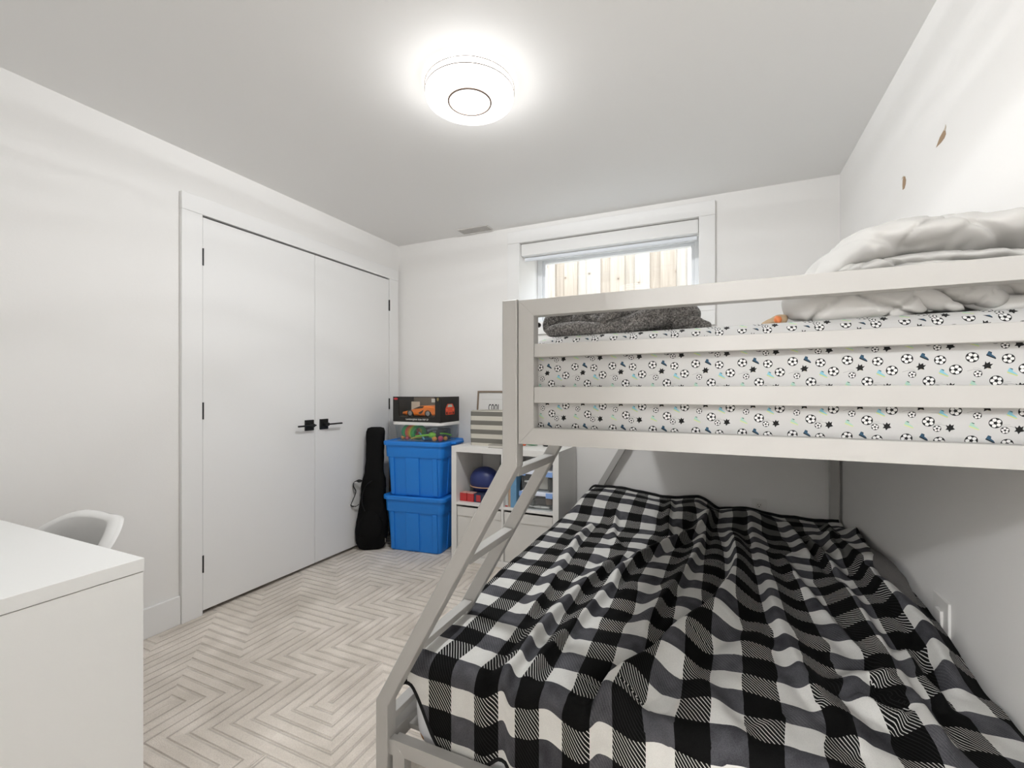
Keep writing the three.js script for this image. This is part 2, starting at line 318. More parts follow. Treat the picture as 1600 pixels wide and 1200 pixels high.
// outlet and switch
{
  const o = thing('wall_outlet', 'white duplex outlet on the window wall above the plaid blanket', 'outlet', [2.645, 0.47, 0]);
  part('cover_plate', bx(2.605, 2.685, 0.393, 0.512, 0, 0.006, 0.002), M.plate, o);
  for (const y of [0.475, 0.431]) { const f = part('socket', bx(2.628, 2.662, y - 0.016, y + 0.016, 0.004, 0.0085, 0.004), std('#e4e1db', 0.4), o); for (const [dx, dy, w, h] of [[-0.0065, 0.004, 0.0024, 0.008], [0.0065, 0.004, 0.0024, 0.007], [0, -0.007, 0.005, 0.005]]) part('slot', bx(2.645 + dx - w / 2, 2.645 + dx + w / 2, y + dy - h / 2, y + dy + h / 2, 0.0078, 0.0089, 0), M.black, o, f); }
  const s = thing('light_switch', 'white rocker switch plate on the wall beside the lower bunk', 'switch', [W, 0.465, 1.285]);
  part('cover_plate', bx(W - 0.007, W, 0.393, 0.533, 1.232, 1.336, 0.002), M.plate, s);
  part('rocker', rot(bx(W - 0.013, W - 0.004, 0.430, 0.497, 1.266, 1.302, 0.002), 'Z', 0.03, [W - 0.007, 0.463, 1.284]), M.plate, s);
}
// ------------------------------------------------------------------ bunk bed
const ZA = 2.018, ZB = 2.052;                            // the foot frame's depth
{
  const b = thing('bunk_bed', 'white square tube bunk bed, narrow upper bunk over a wider lower one, slanted ladder', 'bunk bed', [2.3, 0, 1.04]);
  const m = M.bed, P = (n, g, s) => part(n, g, m, b, s);
  const K = 0.5706, xl = 1.948, wv = 0.039, yTop = 0.977, yLow = 0.284, xLow = 1.555;
  const leg = (z0, z1, top) => prism([[xl, yTop], [xl, top], [xl + wv, top], [xl + wv, yTop - 0.010], [xLow + wv + 0.001, yLow - 0.006], [xLow + wv + 0.001, 0.001], [xLow, 0.001], [xLow, yLow]], z0, z1, 0.002);
  P('slanted_leg', leg(2.014, 2.054, 1.371)); P('slanted_leg', leg(0.022, 0.062, 1.371));
  P('straight_leg', bx(2.985, 3.024, 0.001, 1.371, 2.014, 2.054, 0.002)); P('straight_leg', bx(2.985, 3.024, 0.001, 1.371, 0.022, 0.062, 0.002));
  // framed panels of mitred rails between the legs
  const panel = (x0, x1, y0, y1, t, z0, z1) => {
    const g = 0.0;
    P('panel_rail', prism([[x0, y1], [x0 + t, y1 - t], [x1 - t, y1 - t], [x1, y1]].map(([x, y]) => [x, y + g]), z0, z1, 0.0007));
    P('panel_rail', prism([[x0, y0], [x1, y0], [x1 - t, y0 + t], [x0 + t, y0 + t]].map(([x, y]) => [x, y - g]), z0, z1, 0.0007));
    P('panel_upright', prism([[x0, y0], [x0 + t, y0 + t], [x0 + t, y1 - t], [x0, y1]].map(([x, y]) => [x - g, y]), z0, z1, 0.0007));
    P('panel_upright', prism([[x1, y0], [x1, y1], [x1 - t, y1 - t], [x1 - t, y0 + t]].map(([x, y]) => [x + g, y]), z0, z1, 0.0007));
  };
  const xa = xl + wv + 0.0022, xb = 2.984;
  for (const [z0, z1] of [[ZA, ZB - 0.003], [0.026, 0.058]]) {
    panel(xa, xb, 1.0225, 1.369, 0.0395, z0, z1);
    P('guard_rail', bx(xa + 0.04, xb - 0.04, 1.2305, 1.2625, z0 + 0.001, z1 - 0.001, 0.002));
    P('guard_rail', bx(xa + 0.04, xb - 0.04, 1.1215, 1.1600, z0 + 0.001, z1 - 0.001, 0.002));
    panel(xLow + wv + 0.016, xb, 0.03, 0.188, 0.040, z0, z1);
    P('bracket', bx(xLow + wv + 0.0005, xLow + wv + 0.0162, 0.14, 0.182, z0 + 0.004, z1 - 0.004, 0.001));
  }
  // long side rails, guard on the ladder side stops short of the ladder
  P('side_rail', bx(xl + 0.004, xl + 0.036, 1.0225, 1.0615, 0.062, 2.014, 0.002)); P('side_rail', bx(2.988, 3.020, 1.0225, 1.0615, 0.062, 2.014, 0.002));
  P('side_rail', bx(xLow + 0.004, xLow + 0.036, 0.140, 0.184, 0.062, 2.014, 0.002)); P('side_rail', bx(2.988, 3.020, 0.140, 0.184, 0.062, 2.014, 0.002));
  P('guard_rail', bx(xl + 0.004, xl + 0.036, 1.332, 1.370, 0.062, 1.32, 0.002)); P('guard_rail', bx(xl + 0.004, xl + 0.036, 1.185, 1.217, 0.062, 1.288, 0.002)); P('guard_upright', bx(xl + 0.004, xl + 0.036, 1.062, 1.332, 1.288, 1.32, 0.002));
  P('guard_rail', bx(2.988, 3.020, 1.332, 1.370, 0.062, 2.014, 0.002));
  // ladder: a second slanted rail and its rungs
  const cx = (y) => xl + wv / 2 - K * (yTop - 0.005 - y);
  P('ladder_rail', prism([[xl + 0.028, 1.0225], [xl + 0.066, 1.0225], [cx(0.30) + 0.020, 0.30 - 0.005], [xLow + wv, 0.284], [xLow + wv, 0.184], [xLow, 0.184], [xLow, 0.288]], 1.712, 1.742, 0.002));
  for (const y of [0.957, 0.715, 0.458, 0.236]) { const x = Math.max(cx(y), xLow + wv / 2); P('rung', bx(x - 0.016, x + 0.016, y - 0.021, y, 1.7425, 2.0135, 0.002)); }
  for (let i = 0; i < 11; i++) { const z = 0.14 + i * 0.178; P('slat', bx(1.9845, 2.9875, 1.034, 1.048, z - 0.032, z + 0.032, 0.001)); P('slat', bx(1.5915, 2.9875, 0.150, 0.164, z - 0.032, z + 0.032, 0.001)); }
  const bolt = new THREE.CylinderGeometry(0.006, 0.006, 0.010, 12); bolt.rotateX(Math.PI / 2); bolt.rotateZ(0); bolt.translate(2.0265, 1.312, 2.0135);
  part('bolt', bolt, M.black, b);
}
// ------------------------------------------------------------------ mattresses
const ball = (g, x, y, r, a) => {
  g.save(); g.translate(x, y); g.rotate(a); g.fillStyle = '#d9d8d6'; g.strokeStyle = '#141414'; g.lineWidth = r * 0.13;
  g.beginPath(); g.arc(0, 0, r, 0, 7); g.fill(); g.stroke(); g.fillStyle = '#101010';
  const pent = (cx, cy, s, o) => { g.beginPath(); for (let i = 0; i < 5; i++) { const t = o + i * 1.2566; g[i ? 'lineTo' : 'moveTo'](cx + s * Math.cos(t), cy + s * Math.sin(t)); } g.closePath(); g.fill(); };
  g.beginPath(); g.arc(0, 0, r * 0.97, 0, 7); g.clip(); pent(0, 0, r * 0.36, -1.57);
  for (let i = 0; i < 5; i++) { const t = -1.57 + i * 1.2566; pent(r * 0.98 * Math.cos(t), r * 0.98 * Math.sin(t), r * 0.36, t + 3.14); g.lineWidth = r * 0.08; g.beginPath(); g.moveTo(r * 0.34 * Math.cos(t), r * 0.34 * Math.sin(t)); g.lineTo(r * 0.7 * Math.cos(t), r * 0.7 * Math.sin(t)); g.stroke(); }
  g.restore();
};
const shoe = (g, x, y, s, a, top, sole) => {
  g.save(); g.translate(x, y); g.rotate(a); g.scale(s, s); g.fillStyle = top; g.beginPath(); g.moveTo(-1, -0.7); g.lineTo(-0.35, -0.75); g.lineTo(-0.1, -0.2); g.quadraticCurveTo(0.8, -0.1, 1.05, 0.3); g.lineTo(-0.95, 0.25); g.closePath(); g.fill();
  g.fillStyle = sole; g.beginPath(); g.moveTo(-1, 0.2); g.lineTo(1.1, 0.25); g.lineTo(1.0, 0.5); g.lineTo(-0.9, 0.48); g.closePath(); g.fill(); g.fillStyle = '#1b2a30'; g.fillRect(-0.8, -0.72, 0.5, 0.16); g.restore();
};
const glove = (g, x, y, s, a, edge) => { g.save(); g.translate(x, y); g.rotate(a); g.scale(s, s); g.fillStyle = edge; g.fillRect(-0.3, 0.2, 0.9, 0.35); g.fillStyle = '#0c0c0c'; g.beginPath(); [[-0.6, -0.9], [-0.2, -0.5], [0.2, -1], [0.4, -0.5], [0.9, -0.7], [0.6, 0], [0.9, 0.5], [0.2, 0.5], [-0.3, 1], [-0.4, 0.4], [-0.9, 0.3], [-0.5, -0.1]].forEach(([px, py], i) => g[i ? 'lineTo' : 'moveTo'](px, py)); g.closePath(); g.fill(); g.restore(); };
const swoosh = (g, x, y, r, d) => { ball(g, x, y, r, 0.5); g.strokeStyle = '#555'; g.lineWidth = 4; g.beginPath(); g.moveTo(x - d * r * 0.9, y - r * 0.6); g.quadraticCurveTo(x - d * r * 0.4, y - r * 2, x + d * r * 2.6, y - r * 0.9); g.stroke(); g.lineWidth = 2.5; g.beginPath(); g.moveTo(x - d * r * 1.1, y - r * 0.2); g.quadraticCurveTo(x - d * r * 0.9, y - r * 2.3, x + d * r * 1.2, y - r * 1.8); g.stroke(); };
const soccer = canvasTex(1024, 832, (g, w, h) => {
  g.fillStyle = '#bdbcba'; g.fillRect(0, 0, w, h);
  for (const ox of [-w, 0, w]) for (const oy of [-h, 0, h]) {
    g.save(); g.translate(ox, oy);
    ball(g, 110, 90, 96, 0.2); ball(g, 880, 330, 96, 0.9); ball(g, 460, 560, 96, 1.6); ball(g, 640, 130, 90, 2.2);
    glove(g, 330, 260, 84, 0.3, '#b7a04a'); glove(g, 800, 680, 84, -0.2, '#0c0c0c');
    shoe(g, 700, 400, 84, 0.45, '#7fb3c4', '#b9c27a'); shoe(g, 150, 640, 84, 0.4, '#9fc0b0', '#c3c98c'); shoe(g, 400, 60, 80, 0.5, '#2f4f66', '#11161a');
    swoosh(g, 600, 700, 62, 1); swoosh(g, 190, 420, 62, -1);
    g.restore();
  }
});
const moons = canvasTex(1024, 1024, (g, w, h) => {
  g.fillStyle = '#e2e3e6'; g.fillRect(0, 0, w, h);
  const sun = (x, y, r) => { g.strokeStyle = '#cf9f68'; g.lineWidth = 6; for (let i = 0; i < 16; i++) { const a = i * 0.3927; g.beginPath(); g.moveTo(x + r * 0.5 * Math.cos(a), y + r * 0.5 * Math.sin(a)); g.lineTo(x + r * Math.cos(a), y + r * Math.sin(a)); g.stroke(); } g.fillStyle = '#a86f3c'; g.beginPath(); g.arc(x, y, r * 0.25, 0, 7); g.fill(); };
  const plan = (x, y, r, c, d) => { g.fillStyle = c; g.beginPath(); g.ellipse(x, y, r * 1.5, r * 0.8, 0.3, 0, 7); g.fill(); g.strokeStyle = d; g.lineWidth = 8; g.beginPath(); g.moveTo(x - r, y + r * 0.5); g.lineTo(x - r * 1.7, y + r * 1.5); g.stroke(); };
  const arc = (x, y, r) => { g.strokeStyle = '#4c4f5c'; g.lineWidth = 5; g.setLineDash([16, 18]); g.beginPath(); g.arc(x, y, r, 2.4, 4.6); g.stroke(); g.beginPath(); g.arc(x, y, r * 1.3, 2.5, 4.5); g.stroke(); g.setLineDash([]); };
  sun(270, 560, 70); sun(800, 180, 70); plan(300, 300, 46, '#4f6aa0', '#20242e'); plan(830, 760, 46, '#4f6aa0', '#20242e'); arc(560, 600, 110); arc(150, 860, 110);
  for (const [x, y, c] of [[120, 110, '#c8431f'], [620, 880, '#c98b4e'], [520, 90, '#c8431f'], [700, 420, '#39404e'], [430, 780, '#39404e'], [920, 500, '#c98b4e']]) { g.fillStyle = c; g.beginPath(); g.ellipse(x, y, 30, 22, 0.5, 0, 7); g.fill(); }
});
function mattressGeo(x0, x1, y0, y1, z0, z1, rt, su, sv, sag) {   // soft block; uv in metres over each face, unrolled over the top edge
  const cx = (x0 + x1) / 2, cz = (z0 + z1) / 2, w = x1 - x0, d = z1 - z0, rings = [];
  const prof = [[0, 0.004], [0.02, 0.0]]; for (let i = 0; i <= 8; i++) prof.push([mix(0.02, y1 - y0 - rt, i / 8), -0.004 * Math.sin(Math.PI * i / 8)]);
  for (let i = 1; i <= 8; i++) { const a = i / 8 * Math.PI / 2; prof.push([y1 - y0 - rt + rt * Math.sin(a), rt * (1 - Math.cos(a))]); }
  const uvs = [];
  for (const [h, inset] of prof) rings.push(rrRing(y0 + h, w - 2 * inset, d - 2 * inset, 0.06, cx, cz, 24));
  const top = rings[rings.length - 1];
  for (const f of [0.9, 0.75, 0.5, 0.25]) rings.push(top.map(([x, y, z]) => [cx + (x - cx) * f, y + sag * (1 - f) * 1.2 + 0.003 * fbm(x * 9, z * 9, 3), cz + (z - cz) * f]));
  let g = ringMesh(rings, true, true);
  g = g.toNonIndexed();
  const p = g.attributes.position, uv = g.attributes.uv, n = g.attributes.normal;
  for (let i = 0; i < p.count; i += 3) {
    let ny = 0, nx = 0, nz = 0; for (let k = 0; k < 3; k++) { nx += Math.abs(n.getX(i + k)); ny += Math.abs(n.getY(i + k)); nz += Math.abs(n.getZ(i + k)); }
    for (let k = 0; k < 3; k++) { const x = p.getX(i + k), y = p.getY(i + k), z = p.getZ(i + k); const onTop = y > y1 - rt * 0.62 - 1e-6 && ny > nx * 0.9 && ny > nz * 0.9; uv.setXY(i + k, (nx > nz && !onTop ? z : x) / su, (onTop ? y1 + 0.06 - z + z1 : y) / sv); }
  }
  return g;
}
{
  const cloth = dataTex(256, 256, (u, v) => { const n = 128 + 50 * tnoise(u * 6, v * 6, 6) + 40 * tnoise(u * 13, v * 13, 13, 2); return [n, n, n]; }, false);
  M.soccer = std('#ffffff', 0.9, { map: soccer }); M.moons = std('#ffffff', 0.9, { map: moons });
  const g = mattressGeo(1.990, 2.982, 1.0495, 1.293, 0.064, 2.0165, 0.040, 0.088, 0.0715, 0.006);
  const p = g.attributes.position;
  for (let i = 0; i < p.count; i++) {                    // pulled wrinkles low on the foot end, sheet slightly slack
    const x = p.getX(i), y = p.getY(i), z = p.getZ(i);
    if (z > 1.9 && y < 1.15) { const a = (x * 1.0 + y * 1.35), s = Math.sin(a * 52 + 2 * noise3(x * 8, y * 8, 1)); p.setZ(i, z - 0.003 * Math.max(0, s) * sstep(1.15, 1.08, y) * sstep(2.0, 2.1, x) * sstep(2.6, 2.4, x)); }
    if (y > 1.2) p.setY(i, y + (y - 1.2) / 0.093 * (0.010 * (sstep(2.0, 2.5, x) - 1) + 0.004 * fbm(x * 7, z * 7, 5)));
  }
  g.computeVertexNormals();
  tag(obj('upper_mattress', g, M.soccer), 'upper bunk mattress in a white sheet printed with footballs and boots', 'mattress');
  const g2 = mattressGeo(1.632, 2.982, 0.1655, 0.392, 0.066, 2.000, 0.045, 0.34, 0.34, 0.004); g2.computeVertexNormals();
  tag(obj('lower_mattress', g2, M.moons), 'lower bunk mattress in a white sheet printed with small suns and planets', 'mattress');
}
// ------------------------------------------------------------------ plaid blanket
const CELL = 0.0675;
const plaid = dataTex(2048, 2048, (u, v) => {
  const N = 8, x = u * N, y = v * N, i = Math.floor(x), j = Math.floor(y), fx = x - i, fy = y - j;
  const wob = 0.012 * tnoise(u * 64, v * 64, 64, 4), col = (i + (fx + wob > 1 ? 1 : 0)) % 2, row = (j + (fy + wob > 1 ? 1 : 0)) % 2;
  const fuzz = 9 * tnoise(u * 512, v * 512, 512, 6) + 7 * tnoise(u * 1024, v * 1024, 1024, 7), nap = tnoise(u * 24, v * 24, 24, 8) * 6;
  const ph = (x * 8 + y * 6) % 1, st = sstep(0.28, 0.44, Math.abs(ph - 0.5)), r = hash(i, j, 5);
  let k;
  if (!row && !col) k = 214 + fuzz * 0.6 + nap * 0.6;
  else if (!row && col) k = mix(16, 208, st) + fuzz * 0.5;
  else if (row && !col) k = mix(66, 98, r) + (r > 0.6 ? -14 * (1 - st) : 0) + fuzz + nap * 1.6;
  else k = 8 + (r > 0.5 ? 22 * st : 2) + fuzz * 0.5 + nap * 0.4;
  const cool = row && !col ? 4 : 0;
  return [k * 1.0, k * (row ? 1.0 : 0.995), k * (row ? 1.0 : 0.975) + cool];
});
const plush = dataTex(512, 512, (u, v) => { const n = 128 + 60 * tnoise(u * 128, v * 128, 128) + 50 * tnoise(u * 256, v * 256, 256, 2); return [n, n, n]; }, false);
{
  M.plaid = phys('#ffffff', 0.85, { map: plaid, side: THREE.DoubleSide, sheen: 0.06, sheenRoughness: 0.5, sheenColor: new THREE.Color('#9a9aa2'), specularIntensity: 0.25 });
  const Y0 = 0.45, R = (w, h, pts, skew = 0, pull = 1) => ({ w: w * 0.92, h: h * 0.74, skew, pull, p: pts.map(([u, v]) => { const q = pixelAt(u, v, Y0); return [q[0], q[2]]; }) });
  const ridges = [
    R(0.024, 0.050, [[1122, 800], [1097, 821], [1064, 836], [1002, 863], [968, 884], [950, 905]], 0.5),
    R(0.024, 0.034, [[1108, 806], [1096, 842], [1081, 873], [1064, 894], [1040, 920], [1018, 948], [1000, 975]], 0.5),
    R(0.034, 0.060, [[1138, 818], [1152, 850], [1158, 884], [1146, 916], [1119, 949], [1072, 976], [1026, 1016], [1000, 1032], [962, 1054], [944, 1078], [930, 1110]], -0.5),
    R(0.022, 0.034, [[1012, 846], [945, 875], [903, 908], [862, 945], [830, 980], [800, 1016], [766, 1058], [735, 1104]], 0.5),
    R(0.020, 0.028, [[985, 880], [930, 926], [890, 966], [852, 1004], [820, 1040]], 0.4),
    R(0.020, 0.022, [[905, 832], [880, 870], [850, 910], [820, 950]], 0.4),
    R(0.030, 0.030, [[1172, 800], [1180, 840], [1196, 890], [1218, 960], [1256, 1034], [1320, 1108], [1390, 1180]], -0.5),
    R(0.030, 0.040, [[1286, 880], [1330, 940], [1366, 990], [1402, 1046], [1446, 1112], [1500, 1180]], 0.5),
    R(0.026, 0.045, [[1300, 832], [1340, 880], [1380, 930], [1420, 965], [1450, 992], [1482, 1034], [1502, 1068]], -0.4),
    R(0.024, 0.030, [[1392, 1046], [1350, 1040], [1300, 1056]], 0.4),
    R(0.018, 0.020, [[1210, 850], [1250, 905], [1300, 960], [1350, 1010]], 0.4),
    R(0.034, 0.018, [[1060, 990], [1100, 1060], [1150, 1120], [1210, 1190]], 0.3),
    R(0.034, 0.015, [[960, 1054], [1010, 1090], [1060, 1140], [1090, 1190]], 0.3),
    R(0.020, 0.024, [[930, 812], [905, 830], [896, 850]], 0.3), R(0.016, 0.018, [[962, 800], [958, 830], [970, 850]], 0.3), R(0.018, 0.022, [[1050, 790], [1042, 815], [1046, 838]], 0.3),
    R(0.022, 0.045, [[1330, 835], [1352, 870], [1372, 905]], 0.3), R(0.018, 0.040, [[1262, 838], [1290, 868], [1318, 905]], -0.3), R(0.020, 0.040, [[1405, 1000], [1440, 1050], [1478, 1090]], 0.3), R(0.018, 0.030, [[1330, 1060], [1372, 1085], [1420, 1110]], 0.3),
    R(0.020, 0.030, [[1225, 812], [1248, 838], [1262, 866]], 0.3), R(0.018, 0.030, [[1290, 815], [1300, 850], [1316, 876]], 0.3),
    R(0.030, 0.018, [[720, 1040], [700, 1090], [690, 1130]], 0.2), R(0.034, 0.016, [[860, 1040], [840, 1090], [830, 1150]], 0.2),
  ];
  const along = (r, x, z) => {                           // signed distance to the crest and fade at its ends
    let best = 9, sd = 0, nx = 0, nz = 0, tt = 0; const n = r.p.length - 1;
    for (let i = 0; i < n; i++) {
      const [ax, az] = r.p[i], [bx_, bz] = r.p[i + 1], dx = bx_ - ax, dz = bz - az, L = Math.hypot(dx, dz), t = clamp(((x - ax) * dx + (z - az) * dz) / (L * L), 0, 1), d = Math.hypot(x - ax - dx * t, z - az - dz * t);
      if (d < best) { best = d; const s = Math.sign((x - ax) * dz - (z - az) * dx) || 1; sd = s * d; nx = dz / L; nz = -dx / L; tt = (i + t) / n; }
    }
    return [sd, Math.min(sstep(-0.02, 0.14, tt), sstep(1.02, 0.84, tt)), nx, nz];
  };
  const xL = 1.634, xR = 3.026, zH = 0.075, zF = 2.0165, NS = 300, NT = 420, DL = 0.05;
  const top = (x, z) => {
    let h = 0.408 + 0.020 * sstep(2.0, 0.6, z);
    h += 0.085 * sstep(0.62, 0.30, z) * sstep(1.60, 1.68, x) * sstep(2.44, 2.30, x) * (0.88 + 0.2 * Math.sin((x - 1.6) * 9)) ;                                       // pillow under the head end
    h += 0.060 * Math.exp(-(((x - 2.55) / 0.14) ** 2) - (((z - 0.20) / 0.16) ** 2));
    h += 0.050 * sstep(2.80, 3.00, x) * sstep(1.62, 1.2, z) * sstep(0.1, 0.4, z);                                      // bunched up along the wall
    h += 0.020 * Math.exp(-(((x - 2.45) / 0.35) ** 2) - (((z - 1.2) / 0.6) ** 2));
    h += 0.012 * fbm(x * 6, 1.7, z * 6, 3) + 0.006 * fbm(x * 16, 4.2, z * 14, 2) + 0.02 * Math.max(0, fbm(x * 14, 9, z * 9, 2)) * sstep(2.7, 2.9, x) * sstep(1.7, 1.2, z);
    return h;
  };
  const bend = (s, r = 0.045) => { const q = r * Math.PI / 2; return s < 0 ? [0, 0] : s < q ? [r * Math.sin(s / r), r * (1 - Math.cos(s / r))] : [r, r + s - q]; };
  const pos = [], uv = [], idx = [];
  const at = (i, j) => {
    const s = mix(-DL, xR - xL, i / NS), foot = 0.07 + 0.13 * sstep(0.0, 0.11, s) + 0.025 * noise3(s * 7, 3, 0), t = mix(0, zF - zH + foot, j / NT), L = zF - zH;
    const [ox, dy1] = bend(-s - 0.02 + 0.02), [oz, dy2] = bend(t - L + 0.05);
    let x = s < 0 ? xL - ox + 0.045 * 0 : xL + s, z = t > L - 0.05 ? zH + L - 0.05 + oz : zH + t;
    let y = top(x, z) , u0 = xL + s, v0 = zH + t;
    for (const r of ridges) {
      const [d, e, nx, nz] = along(r, x, z); if (Math.abs(d) > 6 * r.w && Math.abs(d) > 0.2) { const sh = r.pull * r.h * 0.8 * e * Math.sign(d) * Math.exp(-Math.max(0, Math.abs(d) - 0.2) * 6); u0 += sh * nx * 0.6; v0 += sh * nz * 0.6; continue; }
      const w = d > 0 ? r.w * (1 - 0.5 * r.skew) : r.w * (1 + 0.5 * r.skew), q = d / w, f = Math.exp(-q * q * 0.9);
      y += e * (r.h * f - 0.28 * r.h * Math.exp(-(((Math.abs(d) - 2.1 * w) / (0.9 * w)) ** 2)));
      const sh = r.h * 0.8 * e * Math.tanh(d / r.w); u0 += sh * nx * 0.6; v0 += sh * nz * 0.6;
      const lean = e * r.skew * r.h * 0.5 * f; x += lean * nx; z += lean * nz;
    }
    const waveF = dy2 > 0.02 ? -0.003 * (1 + Math.sin(x * 34 + 3 * noise3(x * 5, 0, 7))) * sstep(0.02, 0.1, dy2) : 0;
    y -= dy1 + dy2; z = Math.min(z + waveF, 2.0160); if (dy2 > 0.04) z = Math.max(z, 2.0085);
    if (dy2 <= 0.001 && dy1 <= 0.001) y = Math.max(y, 0.4005);
    x = Math.min(x, 3.034);
    return [x, y, z, u0, v0];
  };
  for (let j = 0; j <= NT; j++) for (let i = 0; i <= NS; i++) { const [x, y, z, a, c] = at(i, j); pos.push(x, y, z); uv.push(a / (8 * CELL), -c / (8 * CELL * 1.12)); }
  for (let j = 0; j < NT; j++) for (let i = 0; i < NS; i++) { const a = j * (NS + 1) + i; idx.push(a, a + NS + 1, a + 1, a + 1, a + NS + 1, a + NS + 2); }
  const g = new THREE.BufferGeometry(); g.setAttribute('position', new THREE.Float32BufferAttribute(pos, 3)); g.setAttribute('uv', new THREE.Float32BufferAttribute(uv, 2)); g.setIndex(idx); g.computeVertexNormals();
  const b = thing('plaid_blanket', 'rumpled black, grey and white checked plush blanket spread over the lower bunk', 'blanket', [2.3, 0.4, 1.05]);
  part('cloth', g, M.plaid, b);
  const P3 = (i, j) => { const k = 3 * (j * (NS + 1) + i); return [pos[k], pos[k + 1], pos[k + 2]]; };
  const edge = (list, r) => tube(list, r, list.length * 2, 7);
  const hemM = phys('#101011', 0.95, { bumpMap: plush, bumpScale: 0.002 });
  const head = [], foot = []; for (let i = 4; i <= NS; i += 4) { head.push(P3(i, 0)); foot.push(P3(i, NT)); }
  part('hem', edge(head.map(([x, y, z]) => [Math.min(x, 3.02), y + 0.002, Math.max(z, 0.078)]), 0.013), hemM, b); part('hem', edge(foot.map(([x, y, z]) => [Math.min(x, 3.02), y, Math.min(z, 2.0125)]), 0.005), hemM, b);
}
// grey plush pillow squeezed between the blanket and the wall
const fleeceTex = dataTex(512, 512, (u, v) => { const k = 122 + 42 * tnoise(u * 90, v * 90, 90) + 24 * tnoise(u * 180, v * 180, 180, 2) + 10 * tnoise(u * 12, v * 12, 12, 3); return [k, k * 0.975, k * 0.95]; });
M.fleece = phys('#ffffff', 0.95, { map: fleeceTex, bumpMap: plush, bumpScale: 0.004, sheen: 0.3, sheenRoughness: 0.6, sheenColor: new THREE.Color('#8a8784') });
const metreUV = (g, s) => toWorldUV(g, s);
tag(obj('grey_cushion', metreUV(puff([[2.985, 0.43, 0.62], [2.99, 0.465, 0.80], [2.992, 0.475, 0.98], [2.988, 0.44, 1.22]], [0.03, 0.036, 0.036, 0.028], { sy: 1.4, wr: 0.004, fr: 20 }), 0.25), std('#6a6764', 0.95, { bumpMap: plush, bumpScale: 0.004 })), 'dark grey plush cushion wedged between the plaid blanket and the wall', 'cushion');
